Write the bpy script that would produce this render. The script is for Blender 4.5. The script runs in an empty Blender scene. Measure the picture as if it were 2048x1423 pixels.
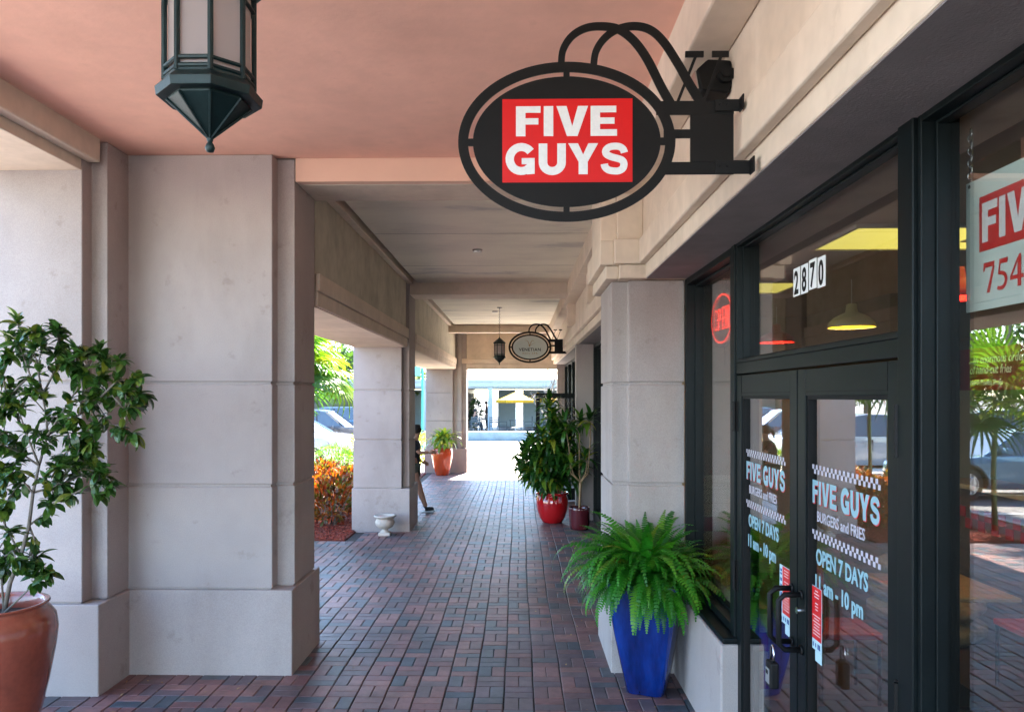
import bpy, bmesh, math, random
import numpy as np
from mathutils import Vector, Matrix, Quaternion

random.seed(7)
rng = np.random.default_rng(7)
SC = bpy.context.scene
COL = SC.collection
PI = math.pi
rad = math.radians

# ------------------------------------------------------------------ camera, sky, sun, exposure
CAM_Z = 2.03
YAW = rad(1.0)
FPX = 1540.0
cam_d = bpy.data.cameras.new('camera')
cam = bpy.data.objects.new('camera', cam_d)
COL.objects.link(cam)
cam.location = (0, 0, CAM_Z)
cam.rotation_euler = (rad(90), 0, YAW)
cam_d.sensor_width = 36.0
cam_d.lens = FPX / 2048 * 36.0
cam_d.shift_x = 14.0 / 2048
cam_d.shift_y = 81.5 / 2048
cam_d.clip_start = 0.05
cam_d.clip_end = 2000
SC.camera = cam

SUN_EL, SUN_AZ = rad(49), rad(10)
world = bpy.data.worlds.new('World')
SC.world = world
world.use_nodes = True
wn = world.node_tree
wn.nodes.clear()
w_out = wn.nodes.new('ShaderNodeOutputWorld')
w_bg = wn.nodes.new('ShaderNodeBackground')
w_sky = wn.nodes.new('ShaderNodeTexSky')
w_sky.sky_type = 'NISHITA'
w_sky.sun_disc = False
w_sky.sun_elevation = SUN_EL
w_sky.sun_rotation = SUN_AZ
w_sky.air_density = 1.0
w_sky.dust_density = 0.4
w_sky.ozone_density = 2.5
w_bg.inputs['Strength'].default_value = 0.15
wn.links.new(w_sky.outputs[0], w_bg.inputs[0])
wn.links.new(w_bg.outputs[0], w_out.inputs[0])

sun_d = bpy.data.lights.new('sun', 'SUN')
sun_d.energy = 5.0
sun_d.angle = rad(0.5)
sun_d.color = (1.0, 0.90, 0.76)
sun = bpy.data.objects.new('sun', sun_d)
COL.objects.link(sun)
_d = Vector((math.sin(SUN_AZ) * math.cos(SUN_EL), math.cos(SUN_AZ) * math.cos(SUN_EL), math.sin(SUN_EL)))
sun.rotation_euler = _d.to_track_quat('Z', 'Y').to_euler()
sun.location = (0, 0, 30)

SC.render.engine = 'CYCLES'
SC.view_settings.view_transform = 'Standard'
SC.view_settings.look = 'None'
SC.view_settings.gamma = 1.0
SC.view_settings.exposure = 3.4
SC.view_settings.use_curve_mapping = False
SC.cycles.max_bounces = 9
SC.cycles.diffuse_bounces = 6
SC.cycles.glossy_bounces = 4
SC.cycles.transparent_max_bounces = 16
SC.cycles.transmission_bounces = 6
SC.cycles.caustics_reflective = False
SC.cycles.caustics_refractive = False

# ------------------------------------------------------------------ helpers
def px(x, y, Y=None, X=None, Z=None):
    """point of the place seen at a photograph pixel, given one of its coordinates in metres"""
    u, v = (x - 1010) / FPX, (793 - y) / FPX
    dx = math.cos(YAW) * u - math.sin(YAW)
    dy = math.sin(YAW) * u + math.cos(YAW)
    if Y is not None: t = Y / dy
    elif X is not None: t = X / dx
    else: t = (Z - CAM_Z) / v
    return Vector((dx * t, dy * t, CAM_Z + v * t))

def newmat(name):
    m = bpy.data.materials.new(name)
    m.use_nodes = True
    nt = m.node_tree
    b = nt.nodes['Principled BSDF']
    return m, nt, b

def N(nt, t, **kw):
    n = nt.nodes.new(t)
    for k, v in kw.items(): setattr(n, k, v)
    return n

def noise(nt, scale, detail=4, rough=0.55, stretch=None, coord='Object'):
    tc = N(nt, 'ShaderNodeTexCoord')
    n = N(nt, 'ShaderNodeTexNoise')
    n.inputs['Scale'].default_value = scale
    n.inputs['Detail'].default_value = detail
    n.inputs['Roughness'].default_value = rough
    if stretch:
        mp = N(nt, 'ShaderNodeMapping')
        mp.inputs['Scale'].default_value = stretch
        nt.links.new(tc.outputs[coord], mp.inputs['Vector'])
        nt.links.new(mp.outputs[0], n.inputs['Vector'])
    else:
        nt.links.new(tc.outputs[coord], n.inputs['Vector'])
    return n

def ramp(nt, fac, stops, interp='LINEAR'):
    r = N(nt, 'ShaderNodeValToRGB')
    r.color_ramp.interpolation = interp
    els = r.color_ramp.elements
    while len(els) < len(stops): els.new(0.5)
    for e, (p, c) in zip(els, stops):
        e.position = p
        e.color = (*c, 1) if len(c) == 3 else c
    nt.links.new(fac, r.inputs[0])
    return r

def scl(c, k): return tuple(min(1, x * k) for x in c)

def mat(name, color, rough=0.6, metallic=0.0, var=0.12, vscale=3.0, stretch=None, bump=0.0, bscale=80, spec=0.5, coat=0.0, stops=None, bstretch=None, bdist=0.004, two=None, wear=0):
    m, nt, b = newmat(name)
    b.inputs['Roughness'].default_value = rough
    b.inputs['Metallic'].default_value = metallic
    b.inputs['Specular IOR Level'].default_value = spec
    b.inputs['Coat Weight'].default_value = coat
    b.inputs['Coat Roughness'].default_value = 0.08
    n = noise(nt, vscale, 5, 0.6, stretch)
    st = stops or [(0.3, scl(color, 1 - var)), (0.7, scl(color, 1 + var))]
    r = ramp(nt, n.outputs['Fac'], st)
    colr = r.outputs[0]
    if two:      # a second, finer layer of speckle (scale, strength)
        n2 = noise(nt, two[0], 2, 0.7)
        mx = N(nt, 'ShaderNodeMix', data_type='RGBA', blend_type='MULTIPLY')
        mx.inputs[0].default_value = 1.0
        r2 = ramp(nt, n2.outputs['Fac'], [(0.35, (1 - two[1],) * 3), (0.62, (1,) * 3)])
        nt.links.new(colr, mx.inputs[6]); nt.links.new(r2.outputs[0], mx.inputs[7])
        colr = mx.outputs[2]
    if wear:      # blotches, runs and scuffs with shapes of their own
        for sc_, det, st_, lo, hi, k_ in ((1.4, 9, (1, 1, .35), .48, .64, .55), (5.0, 10, (1, 1, 1), .60, .68, .8), (14.0, 6, (1, 1, 3), .70, .74, 1.3)):
            n3 = noise(nt, sc_, det, .65, st_); mx = N(nt, 'ShaderNodeMix', data_type='RGBA', blend_type='MULTIPLY'); mx.inputs[0].default_value = 1.0
            r3 = ramp(nt, n3.outputs['Fac'], [(lo, (1, 1, 1)), (hi, (1 - wear * k_, 1 - wear * k_ * 1.1, 1 - wear * k_ * 1.25))])
            nt.links.new(colr, mx.inputs[6]); nt.links.new(r3.outputs[0], mx.inputs[7]); colr = mx.outputs[2]
    nt.links.new(colr, b.inputs['Base Color'])
    if bump > 0:
        bn = noise(nt, bscale, 3, 0.6, bstretch)
        bp = N(nt, 'ShaderNodeBump')
        bp.inputs['Strength'].default_value = bump
        bp.inputs['Distance'].default_value = bdist
        nt.links.new(bn.outputs['Fac'], bp.inputs['Height'])
        nt.links.new(bp.outputs[0], b.inputs['Normal'])
    return m

def rndmat(name, stops, rough=0.5, src='obj', spec=0.5, sub=0.0, bump=0, bscale=60, var=0.25, vscale=8, interp='LINEAR', coat=0, bdist=0.003, stain=0):
    """colour picked per piece: by object (src obj) or by the face attribute rnd (src attr)"""
    m, nt, b = newmat(name)
    b.inputs['Roughness'].default_value = rough
    b.inputs['Specular IOR Level'].default_value = spec
    b.inputs['Coat Weight'].default_value = coat
    if src == 'obj':
        s = N(nt, 'ShaderNodeObjectInfo').outputs['Random']
    else:
        a = N(nt, 'ShaderNodeAttribute'); a.attribute_name = 'rnd'; s = a.outputs['Fac']
    r = ramp(nt, s, stops, interp)
    n = noise(nt, vscale, 4, 0.7)
    mx = N(nt, 'ShaderNodeMix', data_type='RGBA', blend_type='MULTIPLY'); mx.inputs[0].default_value = 1
    r2 = ramp(nt, n.outputs['Fac'], [(0.3, (1 - var,) * 3), (0.7, (1 + var * .6,) * 3)])
    nt.links.new(r.outputs[0], mx.inputs[6]); nt.links.new(r2.outputs[0], mx.inputs[7])
    if stain:      # broad worn and damp patches across the whole floor, and small pale spots
        ge = N(nt, 'ShaderNodeNewGeometry')
        for sc_, lo, hi, c0, c1 in ((.7, .35, .65, (1 - stain,) * 3, (1 + stain * .6,) * 3), (3.5, .42, .56, (1 - stain * .5,) * 3, (1.06,) * 3), (26, .70, .73, (1,) * 3, (1.55, 1.5, 1.45))):
            ns = N(nt, 'ShaderNodeTexNoise'); ns.inputs['Scale'].default_value = sc_; ns.inputs['Detail'].default_value = 6; ns.inputs['Roughness'].default_value = .6
            nt.links.new(ge.outputs['Position'], ns.inputs['Vector'])
            rs_ = ramp(nt, ns.outputs['Fac'], [(lo, c0), (hi, c1)]); m2 = N(nt, 'ShaderNodeMix', data_type='RGBA', blend_type='MULTIPLY'); m2.inputs[0].default_value = 1
            nt.links.new(mx.outputs[2], m2.inputs[6]); nt.links.new(rs_.outputs[0], m2.inputs[7]); mx = m2
    nt.links.new(mx.outputs[2], b.inputs['Base Color'])
    if bump:
        bn = noise(nt, bscale, 3, 0.7)
        bp = N(nt, 'ShaderNodeBump'); bp.inputs['Strength'].default_value = bump; bp.inputs['Distance'].default_value = bdist
        nt.links.new(bn.outputs['Fac'], bp.inputs['Height']); nt.links.new(bp.outputs[0], b.inputs['Normal'])
    if sub > 0:      # light shining through a leaf
        tr = N(nt, 'ShaderNodeBsdfTranslucent')
        ms = N(nt, 'ShaderNodeMixShader'); ms.inputs[0].default_value = sub
        br = N(nt, 'ShaderNodeMix', data_type='RGBA', blend_type='MULTIPLY'); br.inputs[0].default_value = 1
        br.inputs[7].default_value = (1.6, 1.7, .5, 1)
        nt.links.new(mx.outputs[2], br.inputs[6]); nt.links.new(br.outputs[2], tr.inputs[0])
        nt.links.new(b.outputs[0], ms.inputs[1]); nt.links.new(tr.outputs[0], ms.inputs[2])
        nt.links.new(ms.outputs[0], nt.nodes['Material Output'].inputs[0])
    return m

def emis(name, color, strength):
    m, nt, b = newmat(name)
    b.inputs['Base Color'].default_value = (*scl(color, .5), 1)
    b.inputs['Emission Color'].default_value = (*color, 1)
    b.inputs['Emission Strength'].default_value = strength
    return m

def glassmat(name, tint=(0.95, 0.965, 0.955), boost=2.2):
    """thin pane: lets light straight through, mirrors by Fresnel (two faces)"""
    m, nt, b = newmat(name)
    nt.nodes.remove(b)
    tr = N(nt, 'ShaderNodeBsdfTransparent'); tr.inputs[0].default_value = (*tint, 1)
    gl = N(nt, 'ShaderNodeBsdfGlossy'); gl.inputs['Roughness'].default_value = 0.0
    fr = N(nt, 'ShaderNodeFresnel'); fr.inputs['IOR'].default_value = 1.52
    ge = N(nt, 'ShaderNodeNewGeometry')
    ir = N(nt, 'ShaderNodeMapRange'); ir.inputs['To Min'].default_value = 1.52; ir.inputs['To Max'].default_value = 1 / 1.52
    nt.links.new(ge.outputs['Backfacing'], ir.inputs['Value']); nt.links.new(ir.outputs[0], fr.inputs['IOR'])
    mu = N(nt, 'ShaderNodeMath', operation='MULTIPLY'); mu.inputs[1].default_value = boost
    mu.use_clamp = True
    ms = N(nt, 'ShaderNodeMixShader')
    nt.links.new(fr.outputs[0], mu.inputs[0]); nt.links.new(mu.outputs[0], ms.inputs[0])
    nt.links.new(tr.outputs[0], ms.inputs[1]); nt.links.new(gl.outputs[0], ms.inputs[2])
    nt.links.new(ms.outputs[0], nt.nodes['Material Output'].inputs[0])
    return m

class MB:
    """collects shapes into one mesh"""
    def __init__(s): s.v = []; s.f = []; s.mi = []; s.cur = 0
    def add(s, vs, fs):
        o = len(s.v); s.v.extend([tuple(p) for p in vs])
        for f in fs: s.f.append([i + o for i in f]); s.mi.append(s.cur)
    def box(s, x0, x1, y0, y1, z0, z1):
        if x0 > x1: x0, x1 = x1, x0
        if y0 > y1: y0, y1 = y1, y0
        if z0 > z1: z0, z1 = z1, z0
        s.add([(x0,y0,z0),(x1,y0,z0),(x1,y1,z0),(x0,y1,z0),(x0,y0,z1),(x1,y0,z1),(x1,y1,z1),(x0,y1,z1)],
              [(3,2,1,0),(4,5,6,7),(0,1,5,4),(1,2,6,5),(2,3,7,6),(3,0,4,7)]); return s
    def prism(s, poly, a, b, fn=lambda p, h: (p[0], p[1], h)):
        n = len(poly)
        s.add([fn(p, a) for p in poly] + [fn(p, b) for p in poly],
              [tuple(range(n - 1, -1, -1)), tuple(range(n, 2 * n))] + [(i, (i + 1) % n, n + (i + 1) % n, n + i) for i in range(n)]); return s
    def tube(s, pts, rs, n=8, caps=True):
        pts = [Vector(p) for p in pts]
        if not hasattr(rs, '__len__'): rs = [rs] * len(pts)
        rings = []; up = None
        for i, p in enumerate(pts):
            t = (pts[min(i + 1, len(pts) - 1)] - pts[max(i - 1, 0)])
            if t.length < 1e-9: t = Vector((0, 0, 1))
            t.normalize()
            if up is None: up = t.orthogonal().normalized()
            up = up - t * up.dot(t)
            if up.length < 1e-6: up = t.orthogonal()
            up.normalize(); w = t.cross(up)
            rings.append([p + (up * math.cos(2*PI*k/n) + w * math.sin(2*PI*k/n)) * rs[i] for k in range(n)])
        vs = [q for r in rings for q in r]
        fs = [(i*n + k, i*n + (k+1) % n, (i+1)*n + (k+1) % n, (i+1)*n + k) for i in range(len(pts) - 1) for k in range(n)]
        if caps: fs += [tuple(range(n - 1, -1, -1)), tuple(range((len(pts)-1)*n, len(pts)*n))]
        s.add(vs, fs); return s
    def lathe(s, prof, c=(0, 0, 0), n=32, rmod=None):
        vs = []
        for i, (r, z) in enumerate(prof):
            for k in range(n):
                a = 2 * PI * k / n; rr = r * (rmod(i, a) if rmod else 1)
                vs.append((c[0] + rr * math.cos(a), c[1] + rr * math.sin(a), c[2] + z))
        fs = [(i*n + k, i*n + (k+1) % n, (i+1)*n + (k+1) % n, (i+1)*n + k) for i in range(len(prof) - 1) for k in range(n)]
        s.add(vs, fs); return s
    def build(s, name, m=None, parent=None, smooth=False, bevel=0, seg=2, rnd=None, M=None, kind=None):
        me = bpy.data.meshes.new(name)
        me.from_pydata(s.v, [], s.f)
        for x in (m if isinstance(m, (list, tuple)) else [m]):
            if x: me.materials.append(x)
        if isinstance(m, (list, tuple)): me.polygons.foreach_set('material_index', s.mi)
        if rnd is not None:
            at = me.attributes.new('rnd', 'FLOAT', 'FACE'); at.data.foreach_set('value', np.asarray(rnd, dtype=np.float32))
        me.update()
        if smooth: me.shade_smooth() if smooth is True else me.shade_smooth()
        o = bpy.data.objects.new(name, me)
        COL.objects.link(o)
        if parent: o.parent = parent
        if M is not None: o.matrix_local = M
        if bevel:
            bv = o.modifiers.new('bevel', 'BEVEL'); bv.width = bevel; bv.segments = seg; bv.limit_method = 'ANGLE'; bv.angle_limit = rad(40)
        if smooth == 'auto':
            es = o.modifiers.new('split', 'EDGE_SPLIT'); es.split_angle = rad(38)
        if kind: o['kind'] = kind
        return o

def thing(name, label, cat, loc=(0, 0, 0), rz=0, group=None, scale=1):
    o = bpy.data.objects.new(name, None)
    COL.objects.link(o)
    o.location = loc; o.rotation_euler = (0, 0, rz); o.scale = (scale,) * 3
    o.empty_display_size = .1
    tag(o, label, cat, group)
    return o

def tag(o, label=None, cat=None, group=None, kind=None):
    if label: o['label'] = label
    if cat: o['category'] = cat
    if group: o['group'] = group
    if kind: o['kind'] = kind
    return o

def struct(o): o['kind'] = 'structure'; return o

def place(mesh, name, M, parent):
    o = bpy.data.objects.new(name, mesh)
    COL.objects.link(o); o.parent = parent; o.matrix_local = M
    return o

def dup(root, loc, rz, label, group=None, scale=None):
    def cp(o, par):
        c = o.copy(); COL.objects.link(c)
        if par: c.parent = par
        for ch in kids.get(o, ()): cp(ch, c)
        return c
    kids = {}
    st = [root]
    while st:
        o = st.pop(); kids[o] = list(o.children); st.extend(o.children)
    r = cp(root, None)
    r.location = loc; r.rotation_euler = (0, 0, rz); r['label'] = label
    if group: r['group'] = group
    if scale: r.scale = (scale,) * 3
    return r

def merge(name, items, material, parent, kind='stuff'):
    """many copies of meshes joined into one object, each with its own rnd value"""
    V, F, L, R = [], [], [], []; o = 0
    cache = {}
    for me, M in items:
        if me not in cache:
            v = np.empty(len(me.vertices) * 3); me.vertices.foreach_get('co', v)
            cache[me] = (v.reshape(-1, 3), [tuple(p.vertices) for p in me.polygons])
        v, fs = cache[me]
        A = np.array(M)
        V.append(v @ A[:3, :3].T + A[:3, 3])
        F.extend([tuple(i + o for i in f) for f in fs]); r = random.random(); R.extend([r] * len(fs))
        o += len(v)
    me = bpy.data.meshes.new(name)
    me.from_pydata(np.concatenate(V).tolist(), [], F)
    me.materials.append(material)
    at = me.attributes.new('rnd', 'FLOAT', 'FACE'); at.data.foreach_set('value', np.asarray(R, dtype=np.float32))
    me.update()
    ob = bpy.data.objects.new(name, me); COL.objects.link(ob)
    if parent: ob.parent = parent
    if kind: ob['kind'] = kind
    return ob

def rotM(d, up=(0, 0, 1), roll=0, s=1.0, at=(0, 0, 0)):
    """local +X along d"""
    x = Vector(d).normalized(); up = Vector(up)
    y = up.cross(x)
    if y.length < 1e-4: y = Vector((0, 1, 0)).cross(x)
    y.normalize(); z = x.cross(y)
    R = Matrix((x, y, z)).transposed().to_4x4() @ Matrix.Rotation(roll, 4, 'X') @ Matrix.Scale(s, 4)
    return Matrix.Translation(at) @ R

FACE_CAM = Matrix(((1, 0, 0, 0), (0, 0, -1, 0), (0, 1, 0, 0), (0, 0, 0, 1)))        # local xy -> world xz, looks to -Y
FACE_LEFT = Matrix(((0, 0, -1, 0), (-1, 0, 0, 0), (0, 1, 0, 0), (0, 0, 0, 1)))     # text on a wall that faces -X

def leaf_mesh(name, L, W, bend=0.6, fold=0.25, n=5, prof=None, m=None, bx=None):
    """a leaf along +X, drooping to -Z, folded along its midrib"""
    vs = []; x = z = 0.0; a = 0.0
    st = L / n
    for i in range(n + 1):
        t = i / n
        w = W * (prof(t) if prof else math.sin(PI * min(1, max(0, t * .97 + .03))) ** .8) * .5
        vs += [(x, -w, z + w * fold * 1.0), (x, 0, z), (x, w, z + w * fold)]
        a = -bend * (t + .1)
        x += st * math.cos(a); z += st * math.sin(a)
    fs = []
    for i in range(n):
        b = i * 3
        fs += [(b, b + 1, b + 4, b + 3), (b + 1, b + 2, b + 5, b + 4)]
    me = bpy.data.meshes.new(name); me.from_pydata(vs, [], fs)
    if m: me.materials.append(m)
    me.shade_smooth(); me.update()
    return me

def text(s, size, m, parent, M, name='lettering', off=0.0, thick=0.0, align='LEFT', shear=0, sx=1.0, sp=1.0):
    c = bpy.data.curves.new('t', 'FONT')
    c.body = s; c.size = size; c.offset = off; c.extrude = thick; c.align_x = align; c.shear = shear; c.space_character = sp
    c.resolution_u = 3
    t = bpy.data.objects.new('t', c); COL.objects.link(t)
    dg = bpy.context.evaluated_depsgraph_get(); dg.update()
    me = bpy.data.meshes.new_from_object(t.evaluated_get(dg))
    bpy.data.objects.remove(t); bpy.data.curves.remove(c)
    if sx != 1: me.transform(Matrix.Diagonal((sx, 1, 1, 1)))
    me.materials.clear(); me.materials.append(m); me.name = name
    return place(me, name, M, parent)

# heavy block letters as outlines, cap height 1
def _arc(cx, cy, rx, ry, a0, a1, n=14): return [(cx + rx * math.cos(rad(a0 + (a1 - a0) * i / n)), cy + ry * math.sin(rad(a0 + (a1 - a0) * i / n))) for i in range(n + 1)]
def _rib(pts, w):
    L, R = [], []
    for i, p in enumerate(pts):
        a = pts[max(i - 1, 0)]; b = pts[min(i + 1, len(pts) - 1)]
        d = Vector((b[0] - a[0], b[1] - a[1])).normalized()
        L.append((p[0] - d.y * w / 2, p[1] + d.x * w / 2)); R.append((p[0] + d.y * w / 2, p[1] - d.x * w / 2))
    return [[L[i], L[i + 1], R[i + 1], R[i]][::-1] for i in range(len(pts) - 1)]
def _smooth(p, k=4):
    out = []
    for i in range(len(p) - 1):
        p0, p1, p2, p3 = p[max(i-1, 0)], p[i], p[i+1], p[min(i+2, len(p)-1)]
        for j in range(k):
            t = j / k
            out.append(tuple(.5 * ((2*p1[c]) + (-p0[c]+p2[c])*t + (2*p0[c]-5*p1[c]+4*p2[c]-p3[c])*t*t + (-p0[c]+3*p1[c]-3*p2[c]+p3[c])*t**3) for c in (0, 1)))
    return out + [p[-1]]
GL = {
 'F': (.72, [[(0,0),(.27,0),(.27,.39),(.64,.39),(.64,.6),(.27,.6),(.27,.78),(.7,.78),(.7,1),(0,1)]]),
 'I': (.29, [[(0,0),(.27,0),(.27,1),(0,1)]]),
 'V': (.90, [[(.3,0),(.6,0),(.9,1),(.61,1),(.45,.33),(.29,1),(0,1)]]),
 'E': (.76, [[(0,0),(.75,0),(.75,.22),(.27,.22),(.27,.4),(.68,.4),(.68,.61),(.27,.61),(.27,.78),(.73,.78),(.73,1),(0,1)]]),
 'Y': (.92, [[(.32,0),(.6,0),(.6,.4),(.92,1),(.62,1),(.46,.64),(.3,1),(0,1),(.32,.4)]]),
 'U': (.84, _rib([(.135,1),(.135,.6)] + _arc(.42,.39,.285,.285,180,360,16) + [(.705,.6),(.705,1)], .265)),
 'G': (.95, _rib(_arc(.49,.5,.36,.39,38,318,22), .26) + [[(.66,.0),(.9,.02),(.9,.53),(.5,.53),(.5,.33),(.66,.33)]]),
 'S': (.86, _rib(_smooth([(.735,.69),(.69,.81),(.58,.885),(.42,.9),(.26,.865),(.165,.76),(.185,.645),(.33,.56),(.5,.51),(.665,.445),(.72,.32),(.68,.18),(.56,.105),(.42,.1),(.26,.13),(.15,.22),(.12,.33)]), .225)),
 ' ': (.33, []),
}
def heavy(s, h, m, parent, M, gap=.07, thick=.001, name='lettering', w=None):
    b = MB(); x = 0
    for ch in s:
        adv, polys = GL[ch]
        for p in polys: b.prism([((x + q[0]) * h, q[1] * h) for q in p], 0, thick * (1.4 if len(p) == 6 else 1))
        x += adv + gap
    W = (x - gap) * h
    if w: b.v = [(v[0] * w / W, v[1], v[2]) for v in b.v]; W = w
    return b.build(name, m, parent, M=M), W

# ------------------------------------------------------------------ materials
STUCCO = mat('stucco', (0.44, 0.39, 0.375), rough=.88, vscale=1.1, var=.10, bump=.35, bscale=260, bdist=.003, spec=.25, two=(170, .16), wear=.20)
STUCCO_SOFT = mat('painted_plaster', (0.72, 0.61, 0.50), rough=.8, vscale=1.6, var=.09, bump=.15, bscale=60, spec=.25, stretch=(1, 1, .4), two=(7, .08), wear=.10)
BOUNCE_PINK = mat('bounce_pink_plaster', (0.92, 0.54, 0.43), rough=.85, vscale=1.3, var=.06, bump=.25, bscale=22, bdist=.006, spec=.2, two=(5, .05), wear=.07)  # warm bounce light painted into the near ceiling's base colour
BOUNCE_PINK_BEAM = mat('bounce_pink_beam', (0.84, 0.55, 0.42), rough=.82, vscale=1.3, var=.06, bump=.15, bscale=40, spec=.2)  # same pink bounce light painted on the beam's front slice
STREAKY = mat('streaked_plaster', (0.66, 0.6, 0.5), rough=.8, vscale=1.0, stretch=(.9, 1.9, 1), spec=.25, bump=.15, bscale=30, bstretch=(1, 4, 1),
              stops=[(.32, (.56, .53, .47)), (.42, (.78, .73, .61)), (.6, (.87, .82, .68))])
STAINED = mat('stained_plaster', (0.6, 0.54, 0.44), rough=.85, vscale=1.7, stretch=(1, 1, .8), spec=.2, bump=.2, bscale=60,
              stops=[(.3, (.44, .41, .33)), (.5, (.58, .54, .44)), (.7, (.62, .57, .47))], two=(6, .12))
DARKGAP = mat('dark_gap', (.035, .03, .025), rough=.9)
FRAME = mat('bronze_aluminium', (.003, .0058, .0065), rough=.45, metallic=.0, var=.2, vscale=9, spec=.2, bump=.05, bscale=400)
RUBBER = mat('black_gasket', (.004, .004, .0045), rough=.6, spec=.25)
GLASS = glassmat('window_glass')
GLASS_FAR = glassmat('far_glass', (.5, .6, .65), 1.5)
STEEL = mat('brushed_steel', (.6, .6, .6), rough=.25, metallic=1)
BLACKMETAL = mat('black_painted_metal', (.005, .0045, .0045), rough=.6, var=.2, spec=.22, two=(40, .2))
WHITE = mat('white_vinyl', (.78, .80, .80), rough=.45, var=.03)
RED = mat('red_vinyl', (.62, .012, .016), rough=.4, var=.06)
# ------------------------------------------------------------------ ground
ASPHALT = mat('asphalt', (.19, .19, .195), rough=.85, vscale=.6, var=.25, bump=.3, bscale=120, two=(200, .3))
CONCRETE = mat('concrete', (.42, .40, .37), rough=.85, vscale=2, var=.1, bump=.2, bscale=90, two=(60, .12))
SAND = mat('joint_sand', (.05, .045, .045), rough=.95, vscale=30, var=.4)
MULCHBASE = mat('mulch_bed', (.16, .035, .022), rough=.95, vscale=40, var=.5, bump=.8, bscale=90, bdist=.02)
COURT = mat('pale_paving', (.72, .66, .57), rough=.8, vscale=1.5, var=.06, two=(80, .1))
SHADEPAVE = mat('shade_toned_pavers', (.035, .042, .058), rough=.6, vscale=6, var=.3)  # dark blue tone paints the patio's shade into the paving
BRSTOPS = [(0, (.20, .10, .10)), (.14, (.165, .095, .10)), (.28, (.235, .125, .118)), (.42, (.13, .095, .108)), (.52, (.26, .14, .125)), (.62, (.10, .108, .122)), (.78, (.062, .085, .105)), (.88, (.155, .115, .12))]
BRICK_O = rndmat('paver_clay', BRSTOPS, rough=.5, src='obj', bump=.5, bscale=140, var=.22, vscale=12, interp='CONSTANT', spec=.5, stain=.38)
BRICK_A = rndmat('paver_clay_far', BRSTOPS, rough=.5, src='attr', bump=.5, bscale=140, var=.22, vscale=12, interp='CONSTANT', spec=.5, stain=.38)

b = MB(); b.add([(-500, -300, -.16), (500, -300, -.16), (500, 900, -.16), (-500, 900, -.16)], [(0, 1, 2, 3)])
struct(b.build('ground', ASPHALT))
b = MB(); b.box(-.05, .05, -.05, .05, -.1, -.09)
# floor slab under the bricks
b = MB(); b.box(-6.2, 1.40, -9, 10.8, -.15, -.011); b.box(-2.45, 1.40, 10.8, 20.62, -.15, -.0112)
floor = struct(b.build('floor', SAND))
def brick_me(lx, ly, name='brick', c=.0045, h=.05):
    m = MB(); x, y = lx / 2, ly / 2
    m.add([(-x,-y,-h),(x,-y,-h),(x,y,-h),(-x,y,-h),(-x,-y,-c),(x,-y,-c),(x,y,-c),(-x,y,-c),(-x+c,-y+c,0),(x-c,-y+c,0),(x-c,y-c,0),(-x+c,y-c,0)],
          [(0,1,5,4),(1,2,6,5),(2,3,7,6),(3,0,4,7),(4,5,9,8),(5,6,10,9),(6,7,11,10),(7,4,8,11),(8,9,10,11)])
    me = bpy.data.meshes.new(name); me.from_pydata(m.v, [], m.f); me.materials.append(BRICK_O); me.update(); return me
BL = brick_me(.0930, .1965, c=.0038); BH = brick_me(.0955, .1925, c=.0038)
items = []
def add_brick(x, y, rot):
    me = BH if rot else BL
    M = Matrix.Translation((x, y, random.uniform(-.0012, .0008))) @ Matrix.Rotation(rot + random.uniform(-.004, .004), 4, 'Z') @ Matrix.Rotation(random.uniform(-.004, .004), 4, 'X') @ Matrix.Rotation(random.uniform(-.005, .005), 4, 'Y')
    items.append((me, M))
for i in range(-32, 8):
    for j in range(0, 92):
        y0 = 2.6 + j * .2
        x0 = i * .2 - .10
        wob = .006 * math.sin(i * .35 + y0 * 1.3) + .0022 * math.sin(y0 * 5.3 + i)
        if x0 > 1.24 or (y0 > 10.68 and x0 < -2.42): continue
        if y0 > 20.5: continue
        if (x0 < -1.72 and y0 > 11.6 and y0 < 12.3) : continue
        if (i + j) % 2 == 0:
            add_brick(x0 + .051 + wob, y0 + .1, 0); add_brick(x0 + .149 + wob, y0 + .1, 0)
        else:
            add_brick(x0 + .1 + wob, y0 + .05, PI / 2); add_brick(x0 + .1 + wob, y0 + .15, PI / 2)
def shown(it):
    p = it[1].translation
    if p.y < 4.98: return 99
    u = p.x / p.y
    if u < -.66 or u > .24 : return 99
    if p.x < -1.66 and p.y > 5.55: return 60 + p.y
    if p.x < -2.84 and p.y > 5.15: return 99
    if p.x > 1.13 or (p.x > .70 and p.y > 5.2 and p.y < 6.6): return 90
    return p.y
items.sort(key=shown)
for me, M in items[:300]: place(me, 'brick', M, floor)
merge('brick_paving', items[300:], BRICK_A, floor)

# planting bed, kerb, mulch
b = MB(); b.box(-5.2, -2.452, 10.82, 20.4, -.2, .012)
bed = struct(b.build('planting_bed', MULCHBASE))
chip = MB(); chip.box(-.022, .022, -.006, .006, -.003, .003)
cme = chip.build('mulch_chip', None); cm = cme.data; bpy.data.objects.remove(cme)
MULCH = rndmat('red_mulch', [(0, (.24, .03, .015)), (.5, (.34, .06, .03)), (.85, (.16, .03, .02)), (1, (.42, .14, .09))], rough=.9, src='attr')
ch = []
for _ in range(5000):
    x = random.uniform(-4.4, -2.47); y = 10.84 + random.random() ** 1.6 * 5
    ch.append((cm, Matrix.Translation((x, y, .016 + random.random() * .02)) @ Matrix.Rotation(random.uniform(0, 6.3), 4, 'Z') @ Matrix.Rotation(random.uniform(-.5, .5), 4, 'Y') @ Matrix.Scale(random.uniform(.5, 1.3), 4)))
o = merge('mulch', ch, MULCH, None); o['label'] = 'red wood mulch spread in the planting bed'
b = MB(); b.box(-5.36, -5.21, 4.0, 20.4, -.2, .03)
struct(b.build('kerb', CONCRETE, bevel=.015))
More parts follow.
